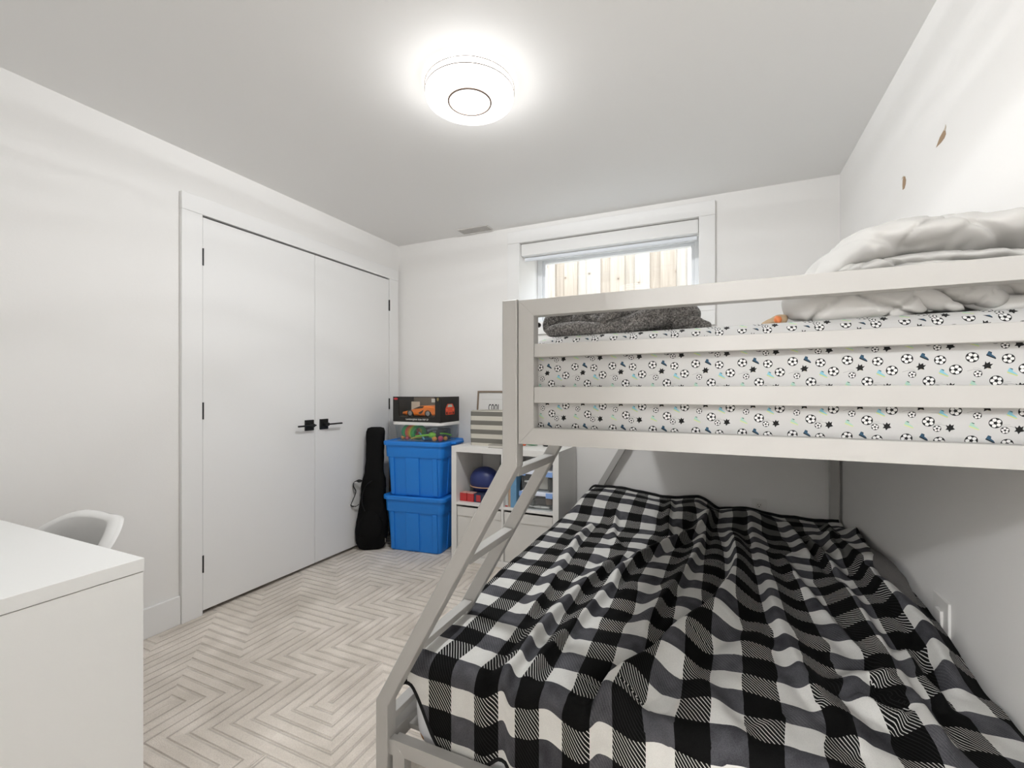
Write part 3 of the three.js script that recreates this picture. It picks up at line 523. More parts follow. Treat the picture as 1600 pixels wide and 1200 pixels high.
// ------------------------------------------------------------------ bedding on the upper bunk
{
  const F = 1.286;
  const parts = [
    puff([[2.030, 1.298, 1.955], [2.06, 1.303, 1.968], [2.13, 1.301, 1.970], [2.205, 1.300, 1.962]], [0.012, 0.018, 0.018, 0.012], { wr: 0.005, fr: 22, k: 1, flat: F }),
    puff([[2.165, 1.298, 1.965], [2.22, 1.306, 1.962], [2.30, 1.326, 1.945], [2.372, 1.350, 1.92]], [0.012, 0.020, 0.026, 0.024], { wr: 0.005, fr: 22, k: 2, flat: F }),
    puff([[2.022, 1.300, 1.945], [2.034, 1.330, 1.945], [2.060, 1.352, 1.925], [2.085, 1.34, 1.86]], [0.010, 0.019, 0.020, 0.016], { wr: 0.005, fr: 24, k: 3, flat: F }),
    puff([[2.120, 1.312, 1.955], [2.108, 1.335, 1.945], [2.112, 1.352, 1.915], [2.12, 1.34, 1.86]], [0.010, 0.015, 0.013, 0.012], { wr: 0.004, fr: 24, k: 4, flat: F }),
    puff([[2.160, 1.310, 1.958], [2.190, 1.330, 1.955], [2.196, 1.352, 1.93], [2.19, 1.34, 1.86]], [0.010, 0.020, 0.020, 0.016], { wr: 0.005, fr: 24, k: 5, flat: F }),
    puff([[2.045, 1.322, 1.93], [2.08, 1.326, 1.925], [2.12, 1.326, 1.92], [2.17, 1.32, 1.92]], [0.014, 0.019, 0.019, 0.014], { wr: 0.004, fr: 24, k: 11, flat: F }),
    puff([[2.262, 1.325, 1.945], [2.262, 1.345, 1.93], [2.258, 1.358, 1.88]], [0.007, 0.011, 0.010], { wr: 0.003, fr: 24, k: 6, flat: F }),
    puff([[2.322, 1.340, 1.94], [2.316, 1.356, 1.92], [2.312, 1.360, 1.87]], [0.008, 0.011, 0.010], { wr: 0.003, fr: 24, k: 10, flat: F }),
    puff([[2.05, 1.330, 1.85], [2.15, 1.336, 1.84], [2.26, 1.338, 1.83], [2.35, 1.325, 1.83]], [0.034, 0.040, 0.040, 0.034], { wr: 0.01, fr: 18, k: 7, flat: F }),
    puff([[2.33, 1.310, 1.925], [2.375, 1.308, 1.928], [2.415, 1.296, 1.935]], [0.018, 0.016, 0.008], { wr: 0.004, fr: 24, k: 8, flat: F }),
    puff([[2.34, 1.332, 1.91], [2.37, 1.338, 1.88], [2.36, 1.325, 1.83]], [0.016, 0.020, 0.018], { wr: 0.004, fr: 24, k: 9, flat: F }),
  ];
  tag(obj('fleece_throw', metreUV(join(parts), 0.22), M.fleece), 'crumpled brownish grey fleece throw heaped on the upper bunk below the window', 'throw');
  M.duvet = std('#c4c2be', 0.9);
  const O = { n: 90, m: 56 };
  const duvet = [
    puff([[2.578, 1.335, 1.76], [2.68, 1.345, 1.76], [2.78, 1.345, 1.76], [2.88, 1.34, 1.76], [2.975, 1.335, 1.76]], [0.17, 0.200, 0.202, 0.20, 0.18], { ...O, sy: 0.31, wr: 0.020, fr: 11, k: 21, crease: 0.012, flat: F + 0.004 }),
    puff([[2.62, 1.400, 1.74], [2.70, 1.408, 1.74], [2.80, 1.412, 1.745], [2.90, 1.408, 1.75], [2.985, 1.40, 1.75]], [0.13, 0.172, 0.176, 0.172, 0.15], { ...O, sy: 0.15, wr: 0.022, fr: 19, k: 33, crease: 0.014, flat: F }),
    puff([[2.60, 1.385, 1.76], [2.70, 1.388, 1.75], [2.80, 1.392, 1.755], [2.90, 1.388, 1.755], [2.985, 1.38, 1.75]], [0.10, 0.178, 0.186, 0.180, 0.16], { ...O, sy: 0.11, wr: 0.020, fr: 23, k: 71, crease: 0.012, flat: F }),
    puff([[2.590, 1.362, 1.82], [2.625, 1.402, 1.80], [2.675, 1.440, 1.785], [2.74, 1.456, 1.775], [2.83, 1.461, 1.77], [2.915, 1.461, 1.77], [2.99, 1.45, 1.77]], [0.04, 0.10, 0.16, 0.178, 0.178, 0.174, 0.15], { ...O, sy: 0.25, wr: 0.026, fr: 10, k: 47, crease: 0.015, flat: F }),
    puff([[2.665, 1.385, 1.905], [2.71, 1.362, 1.935], [2.775, 1.326, 1.962], [2.835, 1.298, 1.966]], [0.012, 0.022, 0.020, 0.010], { n: 60, m: 36, wr: 0.006, fr: 20, k: 52, sy: 0.75, crease: 0.005, flat: F + 0.002 }),
    puff([[2.725, 1.388, 1.900], [2.785, 1.362, 1.940], [2.848, 1.332, 1.960], [2.892, 1.304, 1.955]], [0.016, 0.030, 0.032, 0.018], { n: 60, m: 36, wr: 0.008, fr: 20, k: 53, sy: 0.85, crease: 0.006, flat: F + 0.002 }),
    puff([[2.80, 1.380, 1.905], [2.88, 1.358, 1.940], [2.94, 1.34, 1.95], [2.99, 1.33, 1.94]], [0.014, 0.026, 0.026, 0.018], { n: 60, m: 36, wr: 0.007, fr: 20, k: 54, sy: 0.9, crease: 0.005, flat: F }),
    puff([[2.84, 1.310, 1.945], [2.90, 1.304, 1.955], [2.96, 1.300, 1.955], [2.995, 1.30, 1.94]], [0.010, 0.018, 0.018, 0.012], { n: 50, m: 30, wr: 0.006, fr: 20, k: 57, flat: F + 0.002 }),
    puff([[2.562, 1.310, 1.930], [2.585, 1.328, 1.950], [2.66, 1.326, 1.958], [2.745, 1.316, 1.956], [2.80, 1.302, 1.95]], [0.016, 0.034, 0.036, 0.030, 0.012], { n: 70, m: 40, wr: 0.014, fr: 13, k: 55, sy: 1.1, crease: 0.013, flat: F + 0.002 }),
  ];
  tag(obj('white_duvet', join(duvet), M.duvet), 'thick white duvet bundled in loose folds on the upper bunk', 'duvet');
  const t = thing('toy_figure', 'small tan and orange rubber toy animal lying beside the white duvet', 'toy', [2.54, 1.287, 1.93]);
  part('toy_body', puff([[2.512, 1.292, 1.952], [2.528, 1.296, 1.95], [2.545, 1.301, 1.95], [2.562, 1.300, 1.95]], [0.003, 0.007, 0.010, 0.009], { m: 14, n: 20 }), std('#b89f80', 0.6), t);
  part('toy_chest', puff([[2.536, 1.296, 1.955], [2.544, 1.300, 1.957], [2.549, 1.302, 1.956]], [0.004, 0.009, 0.005], { m: 12, n: 12 }), std('#e0834f', 0.6), t);
}
// ------------------------------------------------------------------ desk and chair
{
  const d = thing('desk', 'plain white laminate desk with slab sides beside the closet wall', 'desk', [0.58, 0, 2.75]);
  part('desk_top', bx(0.02, 1.147, 0.709, 0.741, 2.413, 3.075, 0.0015), M.desk, d);
  part('side_panel', bx(1.113, 1.1455, 0.001, 0.7072, 2.4145, 3.0735, 0.001), M.desk, d);
  part('side_panel', bx(0.0215, 0.054, 0.001, 0.7072, 2.4145, 3.0735, 0.001), M.desk, d);
  part('modesty_panel', bx(0.055, 1.112, 0.30, 0.7072, 2.98, 2.998, 0.001), M.desk, d);
}
{
  const cx = 0.572, cz = 2.485, c = thing('tub_chair', 'white moulded plastic tub chair tucked under the desk', 'chair', [cx, 0, cz]);
  // shell: angle 0 is the middle of the back (towards -z); rim high at the back, sloping to low arms
  const rimH = (a) => { const t = Math.abs(a) / Math.PI; return 0.56 + 0.378 * (1 - sstep(0.12, 0.64, t)); };
  const pos = [], idx = [], NA = 96, NV = 26, T2 = 0.007;
  const P = (a, v, off) => {                             // v: 0 seat middle .. 1 rim
    const hR = rimH(a), sd = Math.sin(a), cd = -Math.cos(a), rx = 0.212, rz = 0.212;
    let r, y;
    if (v < 0.4) { r = v / 0.4 * 0.78; y = 0.44 - 0.012 * (1 - (v / 0.4) ** 2); }
    else { const t = (v - 0.4) / 0.6, b = 1 - (1 - t) ** 2.2; r = 0.78 + 0.30 * b - 0.0 * t + 0.055 * t * t * t; y = 0.44 + (hR - 0.44) * (t ** 1.35); }
    const lip = v > 0.80 ? (v - 0.80) / 0.20 * 1.9 : 0, R2 = 0.024 * (0.45 + 0.55 * Math.min(1, Math.abs(a) / 0.9));   // the rim rolls outwards, wider at the sides
    r += R2 / 0.22 * (1 - Math.cos(lip)); y = v > 0.80 ? y - (hR - 0.44) * ((v - 0.4) / 0.6) ** 1.35 + (hR - 0.44) * (0.4 / 0.6) ** 1.35 + R2 * Math.sin(lip) : y;
    const k = off;
    return [cx + sd * (rx * r + k), y - (v < 0.4 ? k : 0), cz + cd * (rz * r + k)];
  };
  for (const off of [0, T2]) for (let i = 0; i <= NA; i++) for (let j = 0; j <= NV; j++) pos.push(...P((i / NA * 2 - 1) * Math.PI, j / NV, off));
  const S = (NA + 1) * (NV + 1), q = (a, b, c2, d2) => idx.push(a, b, c2, a, c2, d2);
  for (let i = 0; i < NA; i++) for (let j = 0; j < NV; j++) { const a = i * (NV + 1) + j, b = a + NV + 1; q(a, a + 1, b + 1, b); q(S + a, S + b, S + b + 1, S + a + 1); }
  for (let i = 0; i < NA; i++) { const a = i * (NV + 1) + NV, b = a + NV + 1; q(a, S + a, S + b, b); }
  const g = new THREE.BufferGeometry(); g.setAttribute('position', new THREE.Float32BufferAttribute(pos, 3)); g.setAttribute('uv', new THREE.Float32BufferAttribute(new Float32Array(pos.length / 3 * 2), 2)); g.setIndex(idx); g.computeVertexNormals();
  part('seat_shell', g, std('#f1f0ee', 0.32, { side: THREE.DoubleSide }), c);
  const wood = std('#b98d5c', 0.55);
  for (const [sx, sz] of [[-1, -1], [1, -1], [-1, 1], [1, 1]]) { const l = new THREE.CylinderGeometry(0.015, 0.009, 0.45, 12); l.rotateZ(sx * 0.20); l.rotateX(-sz * 0.16); l.translate(cx + sx * 0.165, 0.222, cz + sz * 0.15); part('leg', l, wood, c); }
  part('cross_brace', [tube([[cx - 0.13, 0.40, cz - 0.12], [cx, 0.415, cz], [cx + 0.13, 0.40, cz + 0.12]], 0.006), tube([[cx + 0.13, 0.40, cz - 0.12], [cx, 0.415, cz], [cx - 0.13, 0.40, cz + 0.12]], 0.006)], M.black, c);
}
// ------------------------------------------------------------------ cube shelf and what stands in and on it
const SX0 = 0.762, SX1 = 1.532, SZ1 = 0.392, SY = 0.774;
{
  const s = thing('cube_shelf', 'white four cube shelf unit standing against the window wall', 'shelf', [1.147, 0, 0.2]);
  const z0 = 0.018, m = M.shelf, t = 0.038;
  part('top_panel', bx(SX0, SX1, SY - t, SY, z0, SZ1, 0.001), m, s); part('bottom_panel', bx(SX0, SX1, 0.001, t, z0, SZ1, 0.001), m, s);
  part('side_panel', bx(SX0, SX0 + t, t + 0.0003, SY - t - 0.0003, z0, SZ1, 0.001), m, s); part('side_panel', bx(SX1 - t, SX1, t + 0.0003, SY - t - 0.0003, z0, SZ1, 0.001), m, s);
  part('divider', bx(1.139, 1.155, t + 0.0003, SY - t - 0.0003, z0, SZ1 - 0.001, 0.001), m, s);
  part('middle_shelf', bx(SX0 + t, 1.1385, 0.379, 0.395, z0, SZ1 - 0.001, 0.001), m, s); part('middle_shelf', bx(1.1555, SX1 - t, 0.379, 0.395, z0, SZ1 - 0.001, 0.001), m, s);
  const cloth = std('#e3e0da', 0.9, { bumpMap: plush, bumpScale: 0.0006 });
  const boxAt = (x0, x1, label) => {
    const b = thing('storage_box', label, 'box', [(x0 + x1) / 2, t, 0.2]), g = 0.0045;
    part('box_front', toWorldUV(bx(x0 + g, x1 - g, t + 0.003, 0.364, SZ1 - 0.016, SZ1 - 0.012, 0.001), 0.1), cloth, b);
    part('box_flap', toWorldUV(bx(x0 + g, x1 - g, 0.304, 0.364, SZ1 - 0.0117, SZ1 - 0.007, 0.0015), 0.1), cloth, b);
    part('box_body', [bx(x0 + g, x0 + g + 0.004, t + 0.003, 0.362, 0.05, SZ1 - 0.017, 0), bx(x1 - g - 0.004, x1 - g, t + 0.003, 0.362, 0.05, SZ1 - 0.017, 0), bx(x0 + g, x1 - g, t + 0.003, t + 0.007, 0.05, SZ1 - 0.017, 0), bx(x0 + g, x1 - g, t + 0.003, 0.362, 0.046, 0.05, 0)], cloth, b);
  };
  boxAt(SX0 + t, 1.139, 'white fabric storage box in the shelf cube nearer the blue totes'); boxAt(1.155, SX1 - t, 'white fabric storage box in the shelf cube nearer the bed');
  // on top: striped fabric basket, picture, flat book, toys
  const bk = thing('striped_basket', 'grey and cream striped fabric basket on top of the cube shelf', 'basket', [0.99, SY, 0.2]);
  const stripes = canvasTex(64, 256, (g, w, h) => { g.fillStyle = '#d8d3c6'; g.fillRect(0, 0, w, h); g.fillStyle = '#7d7a72'; for (let i = 0; i < 4; i++) g.fillRect(0, h * (0.035 + i * 0.253), w, h * 0.125); g.globalAlpha = 0.12; g.fillStyle = '#4a463e'; for (let i = 0; i < 256; i += 3) g.fillRect(0, i, w, 1); });
  const secs = [[0, 0.300, 0.190, 0.02], [0.12, 0.306, 0.196, 0.02], [0.235, 0.300, 0.190, 0.018], [0.241, 0.296, 0.186, 0.018], [0.235, 0.290, 0.180, 0.016], [0.02, 0.288, 0.178, 0.016]];
  let bg = loft(secs, true, true, 6); { const uv = bg.attributes.uv, p = bg.attributes.position; for (let i = 0; i < uv.count; i++) uv.setXY(i, p.getX(i) / 0.1, p.getY(i) / 0.243); }
  const bm = local('basket_wall', bg, std('#ffffff', 0.95, { map: stripes, bumpMap: plush, bumpScale: 0.0008 }), bk); bm.position.set(0.012, 0, 0.0);
  local('handle', [tube([[-0.142, 0.195, -0.03], [-0.152, 0.165, -0.02], [-0.155, 0.135, 0.0], [-0.152, 0.165, 0.02], [-0.142, 0.195, 0.03]], 0.005)], std('#cfc8b8', 0.9), bk);
  const pf = thing('letter_board', 'thin brown framed white board lettered in black, leaning behind the striped basket', 'picture', [0.94, SY, 0.05]);
  const print = canvasTex(512, 512, (g, w, h) => { g.fillStyle = '#eceae6'; g.fillRect(0, 0, w, h); g.fillStyle = '#d5d2cc'; g.fillRect(40, 72, w, 4); g.fillRect(40, 205, w, 3); g.fillRect(40, 330, w, 3); g.fillStyle = '#2b2a28'; g.translate(128, 196); g.scale(0.66, 1.15); g.font = 'bold 84px sans-serif'; g.fillText('COOL', 0, 0); }, false);
  const fm = std('#8d7a68', 0.5), fx0 = -0.175, fx1 = 0.175, fh = 0.378;
  for (const [a, b2, c2, d2] of [[fx0, fx1, fh - 0.012, fh], [fx0, fx1, 0.001, 0.013], [fx0, fx0 + 0.010, 0.0132, fh - 0.0122], [fx1 - 0.010, fx1, 0.0132, fh - 0.0122]]) local('frame_bar', bx(a, b2, c2, d2, 0, 0.018, 0.001), fm, pf);
  const pg = new THREE.BoxGeometry(0.33, 0.354, 0.003); pg.translate(0, fh / 2, 0.007); local('board', pg, std('#ffffff', 0.5, { map: print }), pf);
  pf.rotation.x = -0.10; pf.position.set(0.948, SY, 0.062);
  const bo = thing('flat_book', 'thin grey book lying in front of the striped basket', 'book', [1.10, SY, 0.35]);
  part('cover', [bx(1.040, 1.215, SY, SY + 0.004, 0.315, 0.383, 0.0005), bx(1.040, 1.215, SY + 0.018, SY + 0.022, 0.315, 0.383, 0.0005)], std('#9f9a92', 0.6), bo);
  part('pages', bx(1.043, 1.213, SY + 0.0042, SY + 0.0178, 0.318, 0.381, 0), std('#d9d5cc', 0.9), bo);
  const gt = thing('green_toy', 'small bright green toy on the shelf top under the bunk rail', 'toy', [1.26, SY, 0.16]);
  part('toy_body', puff([[1.215, SY + 0.016, 0.16], [1.26, SY + 0.020, 0.17], [1.305, SY + 0.014, 0.15]], [0.010, 0.016, 0.010], { m: 14, n: 18, flat: SY }), std('#1f8a4c', 0.5), gt);
  part('toy_spot', puff([[1.20, SY + 0.008, 0.185], [1.215, SY + 0.010, 0.19], [1.23, SY + 0.008, 0.185]], [0.005, 0.008, 0.005], { m: 12, n: 10, flat: SY }), std('#d25a2a', 0.5), gt);
  const rm = thing('game_controller', 'small black controller lying on the shelf top under the bunk rail', 'controller', [1.39, SY, 0.14]);
  part('controller_body', puff([[1.335, SY + 0.012, 0.13], [1.36, SY + 0.017, 0.15], [1.42, SY + 0.017, 0.15], [1.45, SY + 0.012, 0.13]], [0.014, 0.018, 0.018, 0.014], { m: 14, n: 24, flat: SY }), M.dark, rm);
  for (const x of [1.365, 1.415]) { const k = new THREE.CylinderGeometry(0.006, 0.007, 0.008, 12); k.translate(x, SY + 0.037, 0.15); part('thumb_stick', k, M.black, rm); }
  // upper left cube
  const redM = std('#c4393a', 0.5), redT = std('#d9a79c', 0.6);
  for (const [x, l] of [[0.806, 'small red box with a pale top at the edge of the shelf cube'], [0.862, 'small red box with a pale top beside the dark blue box']]) { const r = thing('red_box', l, 'box', [x + 0.025, 0.395, 0.33]); part('box_sides', bx(x, x + 0.050, 0.3955, 0.4505, 0.300, 0.352, 0.001), redM, r); part('box_lid', bx(x, x + 0.050, 0.4507, 0.4545, 0.300, 0.352, 0.001), redT, r); }
  const bb = thing('blue_case', 'dark blue case with a red end under the round toy bank', 'box', [0.96, 0.395, 0.27]);
  part('case_body', bx(0.845, 1.07, 0.3955, 0.452, 0.14, 0.297, 0.002), std('#2e3a5a', 0.5), bb); part('case_body', bx(0.915, 1.07, 0.3955, 0.452, 0.298, 0.35, 0.002), std('#323a52', 0.5), bb); part('case_label', bx(0.932, 0.965, 0.402, 0.446, 0.3501, 0.351, 0), std('#b5393d', 0.6), bb);
  const tb = thing('toy_bank', 'plain navy blue rounded plastic toy bank on the dark blue case', 'toy', [0.935, 0.452, 0.24]);
  { const g = new THREE.SphereGeometry(1, 40, 28), p = g.attributes.position; for (let i = 0; i < p.count; i++) { let x = p.getX(i), y = p.getY(i), z = p.getZ(i); const k = y < -0.55 ? 1.0 : 1; p.setXYZ(i, x * 0.108 * k, Math.max(y, -0.80) * 0.094, z * 0.088); } g.computeVertexNormals(); g.translate(0.935, 0.452 + 0.0755, 0.232); part('bank_body', g, std('#26336b', 0.42), tb); part('bank_band', (() => { const r = new THREE.TorusGeometry(0.0985, 0.004, 8, 48); r.rotateX(Math.PI / 2); r.scale(1.06, 1, 0.86); r.translate(0.935, 0.4875, 0.232); return r; })(), std('#c9a283', 0.5), tb); }
  const po = thing('black_cable', 'black cable hanging down at the back of the shelf cube', 'cable', [1.0, 0.6, 0.03]);
  part('cord', tube([[0.962, 0.735, 0.028], [0.964, 0.66, 0.026], [0.958, 0.56, 0.030], [0.970, 0.46, 0.028], [0.975, 0.397, 0.03]], 0.0055), M.black, po);
  // upper right cube
  const book = (x0, x1, h, z1, c, label, extra) => { const b = thing('upright_book', label, 'book', [(x0 + x1) / 2, 0.395, 0.25]); part('cover', bx(x0, x1, 0.3955, 0.3955 + h, z1 - 0.22, z1, 0.001), std(c, 0.55), b); part('pages', bx(x0 + 0.002, x1 - 0.002, 0.398, 0.3955 + h + 0.0006, z1 - 0.222, z1 - 0.006, 0), std('#dcd8cf', 0.9), b); if (extra) part('spine_label', bx(x0 + 0.001, x1 - 0.001, extra[0], extra[1], z1, z1 + 0.0006, 0), std(extra[2], 0.6), b); };
  book(1.158, 1.178, 0.255, 0.368, '#cfd2cf', 'pale upright book with a red foot beside the shelf divider', [0.396, 0.404, '#b8322f']);
  book(1.180, 1.196, 0.235, 0.366, '#c2a389', 'tan upright book between the pale book and the blue binder');
  book(1.198, 1.239, 0.262, 0.372, '#6f9fc4', 'light blue upright binder beside the clear plastic boxes');
  const clear = phys('#f4f7f8', 0.08, { transmission: 0.92, thickness: 0, ior: 1.4 });
  const tub = (y, h, label, stuffs) => {
    const b = thing('clip_box', label, 'box', [1.37, y, 0.26]), x0 = 1.262, x1 = 1.486, z0 = 0.12, z1 = 0.372;
    const g = loft([[0, x1 - x0 - 0.02, z1 - z0 - 0.02, 0.015], [h - 0.024, x1 - x0 - 0.006, z1 - z0 - 0.006, 0.018]], true, false, 4); g.translate(0.004, 0.001, 0.246 - 0.26); local('tub', g, clear, b);
    const lid = loft([[h - 0.024, x1 - x0, z1 - z0, 0.02], [h - 0.006, x1 - x0, z1 - z0, 0.02], [h, x1 - x0 - 0.02, z1 - z0 - 0.02, 0.016]], true, true, 4); lid.translate(0.004, 0, -0.014); local('lid', lid, std('#dfe3ee', 0.45), b);
    for (const dx of [-0.088, 0.094]) local('clip', bx(dx - 0.022, dx + 0.022, h - 0.034, h - 0.002, 0.1125, 0.118, 0.002), std('#8fb2ea', 0.4), b);
    for (const [dx, dy, dz, w, hh, d, c] of stuffs) local('content', rot(bx(dx - w / 2, dx + w / 2, dy, dy + hh, dz - d / 2, dz + d / 2, 0.004), 'Y', dx * 6, [dx, dy, dz]), std(c, 0.7), b);
  };
  tub(0.3955, 0.116, 'clear plastic clip box on the cube floor with loose craft parts inside', [[-0.05, 0.005, 0.05, 0.07, 0.05, 0.05, '#3a3f3a'], [0.03, 0.005, 0.06, 0.09, 0.012, 0.03, '#e8e6e0'], [0.03, 0.02, 0.02, 0.12, 0.045, 0.06, '#4c4a46'], [-0.06, 0.04, 0.06, 0.03, 0.03, 0.03, '#c9a0a0'], [-0.02, 0.01, 0.075, 0.09, 0.008, 0.02, '#d8d5cf'], [0.07, 0.03, 0.05, 0.04, 0.04, 0.04, '#7d6a5a']]);
  tub(0.5120, 0.132, 'clear plastic clip box stacked on the other clip box, dark parts inside', [[-0.05, 0.005, 0.05, 0.09, 0.09, 0.06, '#38342f'], [0.03, 0.01, 0.05, 0.07, 0.085, 0.04, '#bfb9ae'], [-0.06, 0.05, 0.085, 0.05, 0.012, 0.02, '#d8d6d2'], [0.085, 0.005, 0.06, 0.03, 0.08, 0.05, '#33352f'], [-0.04, 0.01, 0.085, 0.02, 0.02, 0.02, '#b58a5c']]);
  const bl = thing('black_bag', 'black cloth pouch squeezed between the blue binder and the clip boxes', 'bag', [1.25, 0.395, 0.3]);
  part('pouch', puff([[1.2505, 0.41, 0.30], [1.2505, 0.49, 0.31], [1.2505, 0.57, 0.30], [1.2505, 0.62, 0.29]], [0.010, 0.0105, 0.0105, 0.008], { sy: 1, m: 16, n: 24, flat: 0.396 }).scale(1, 1, 1), M.black, bl);
}
// ------------------------------------------------------------------ blue totes and what stands on them
{
  const blue = std('#2284e0', 0.42);
  const tote = (y, h, label) => {
    const t = thing('storage_tote', label, 'tote', [0.430, y, 0.236], 'stacked blue totes'); t.rotation.y = 0.13;
    const W0 = 0.405, W1 = 0.452, D0 = 0.30, D1 = 0.340, hb = h - 0.036;
    const wA = (k) => mix(W0, W1, k), dA = (k) => mix(D0, D1, k);
    local('tub', loft([[0.001, W0 - 0.012, D0 - 0.012, 0.03], [0.010, W0, D0, 0.035], [hb * 0.76, wA(0.76), dA(0.76), 0.035], [hb * 0.765, wA(0.765) + 0.018, dA(0.765) + 0.018, 0.04], [hb, W1 + 0.018, D1 + 0.018, 0.042]], true, false, 6), blue, t);
    const lean = (D1 - D0) / 2 / hb, rib = (x0, x1, o) => { const g = bx(x0, x1, 0.012, hb * 0.757, 0, 0.013, 0.004); const p = g.attributes.position; for (let i = 0; i < p.count; i++) p.setZ(i, p.getZ(i) + D0 / 2 - 0.004 + o + p.getY(i) * lean); g.computeVertexNormals(); return g; };
    local('rib', rib(-0.062, 0.044, 0), blue, t); local('rib', rib(-0.186, -0.155, 0), blue, t); local('rib', rib(0.150, 0.186, 0), blue, t);
    const sr = bx(0, 0.009, 0.012, hb * 0.757, -0.05, 0.05, 0.003); { const p = sr.attributes.position; for (let i = 0; i < p.count; i++) p.setX(i, p.getX(i) + W0 / 2 - 0.004 + p.getY(i) * (W1 - W0) / 2 / hb); } local('rib', sr, blue, t);
    const lid = local('lid', loft([[hb - 0.002, W1 + 0.044, D1 + 0.040, 0.05], [hb + 0.018, W1 + 0.048, D1 + 0.044, 0.052], [hb + 0.026, W1 + 0.040, D1 + 0.036, 0.048], [hb + 0.027, W1 + 0.012, D1 + 0.008, 0.04], [hb + 0.020, W1, D1 - 0.004, 0.036]], true, true, 6), blue, t);
    local('lid_handle', bx(W1 / 2 - 0.005, W1 / 2 + 0.062, hb + 0.004, hb + 0.024, -0.075, 0.075, 0.008), blue, lid);
  };
  tote(0, 0.410, 'blue plastic lidded tote standing on the carpet under another tote');
  tote(0.3955, 0.404, 'blue plastic lidded tote stacked on top of the other tote');
  const y0 = 0.7838;
  const clear = phys('#f2f6f6', 0.06, { transmission: 0.94, thickness: 0, ior: 1.4 });
  const c = thing('clear_container', 'clear plastic container of bright toys on the upper blue tote', 'container', [0.44, y0, 0.225]);
  { const g = loft([[0.001, 0.385, 0.24, 0.03], [0.12, 0.415, 0.262, 0.035], [0.122, 0.428, 0.275, 0.04]], true, false, 6); local('tub', g, clear, c); const l = loft([[0.120, 0.434, 0.281, 0.042], [0.138, 0.436, 0.283, 0.042], [0.143, 0.41, 0.26, 0.036]], true, true, 6); local('lid', l, std('#e9e7e2', 0.5), c); }
  const B = y0 + 0.004, ballT = (x, z, r, col, l) => { const g = new THREE.SphereGeometry(r, 20, 14); g.translate(x, B + r, z); tag(obj('toy_ball', g, std(col, 0.45)), l, 'toy'); };
  const coil = thing('rainbow_coil', 'rainbow coloured coil toy inside the clear container', 'toy', [0.36, B, 0.27]);
  ['#2fa86a', '#35b44a', '#e8552f', '#f08a2c', '#d8c832', '#4fbf38', '#2fa84a'].forEach((k, i) => { const g = new THREE.TorusGeometry(0.046, 0.0105, 8, 32); g.rotateY(1.05); g.rotateZ(-0.25); g.translate(0.318 + i * 0.016, B + 0.062 - i * 0.001, 0.280); local('coil_turn', g.translate(-0.36, -B, -0.27), std(k, 0.5), coil); });
  const gs = thing('green_shovel', 'lime green toy shovel inside the clear container', 'toy', [0.5, B, 0.30]);
  part('shovel_handle', tube([[0.41, B + 0.030, 0.316], [0.47, B + 0.038, 0.318], [0.53, B + 0.046, 0.318]], 0.0085), std('#8fd62a', 0.5), gs); part('shovel_blade', puff([[0.52, B + 0.040, 0.314], [0.55, B + 0.046, 0.314], [0.58, B + 0.044, 0.312]], [0.012, 0.022, 0.014], { m: 16, n: 16 }), std('#8fd62a', 0.5), gs);
  ballT(0.572, 0.316, 0.018, '#f09a2a', 'orange toy ball beside the shovel blade in the clear container'); ballT(0.606, 0.290, 0.020, '#cc3a58', 'raspberry pink toy ball in the clear container'); ballT(0.286, 0.305, 0.017, '#e79a3a', 'amber toy ball in a corner of the clear container'); ballT(0.335, 0.320, 0.014, '#d95a66', 'pink toy ball beside the amber one in the clear container'); ballT(0.612, 0.235, 0.016, '#e8a030', 'orange yellow toy ball at the short end of the clear container');
  const st = (n, a, b2, r, col, l) => tag(obj(n, tube([a, [(a[0] + b2[0]) / 2, (a[1] + b2[1]) / 2 + 0.004, (a[2] + b2[2]) / 2], b2], r), std(col, 0.5)), l, 'toy');
  st('toy_stick', [0.375, B + 0.012, 0.322], [0.455, B + 0.026, 0.31], 0.009, '#c2a53a', 'mustard yellow toy stick in the clear container'); st('toy_stick', [0.43, B + 0.06, 0.305], [0.49, B + 0.012, 0.324], 0.006, '#7fb9c4', 'pale blue toy stick in the clear container'); st('toy_stick', [0.47, B + 0.070, 0.25], [0.56, B + 0.090, 0.26], 0.010, '#9aa0a8', 'grey toy stick in the clear container'); st('toy_stick', [0.619, B + 0.06, 0.31], [0.62, B + 0.035, 0.17], 0.006, '#86d830', 'lime toy stick at the short end of the clear container'); st('toy_stick', [0.45, B + 0.009, 0.29], [0.55, B + 0.010, 0.27], 0.009, '#1f7f9a', 'teal toy stick on the bottom of the clear container');
  const dk = thing('dark_toy_case', 'dark grey toy case at the back of the clear container', 'toy', [0.5, B, 0.2]); part('case', bx(0.40, 0.60, B, B + 0.085, 0.14, 0.21, 0.008), std('#4d555c', 0.6), dk); part('latch', bx(0.485, 0.515, B + 0.05, B + 0.065, 0.2105, 0.215, 0.002), std('#c9cdd0', 0.4), dk);
  // boxed toy car
  const yb = y0 + 0.1435, H = 0.182, X0 = 0.237, X1 = 0.652, Z0 = 0.11, Z1 = 0.360, bkM = std('#17140f', 0.45), tan = std('#7d7262', 0.8);
  const cb = thing('toy_car_box', 'black window carton with an orange toy sports car inside, on the clear container', 'box', [0.4445, yb, 0.235]);
  const fr = new THREE.Shape([[X0, yb], [X1, yb], [X1, yb + H], [X0, yb + H]].map(([a, b2]) => new THREE.Vector2(a, b2)));
  const hx0 = X0 + 0.052, hx1 = X1 - 0.045, hy0 = yb + 0.036, hy1 = yb + H - 0.004, hr = 0.018, hole = new THREE.Path();
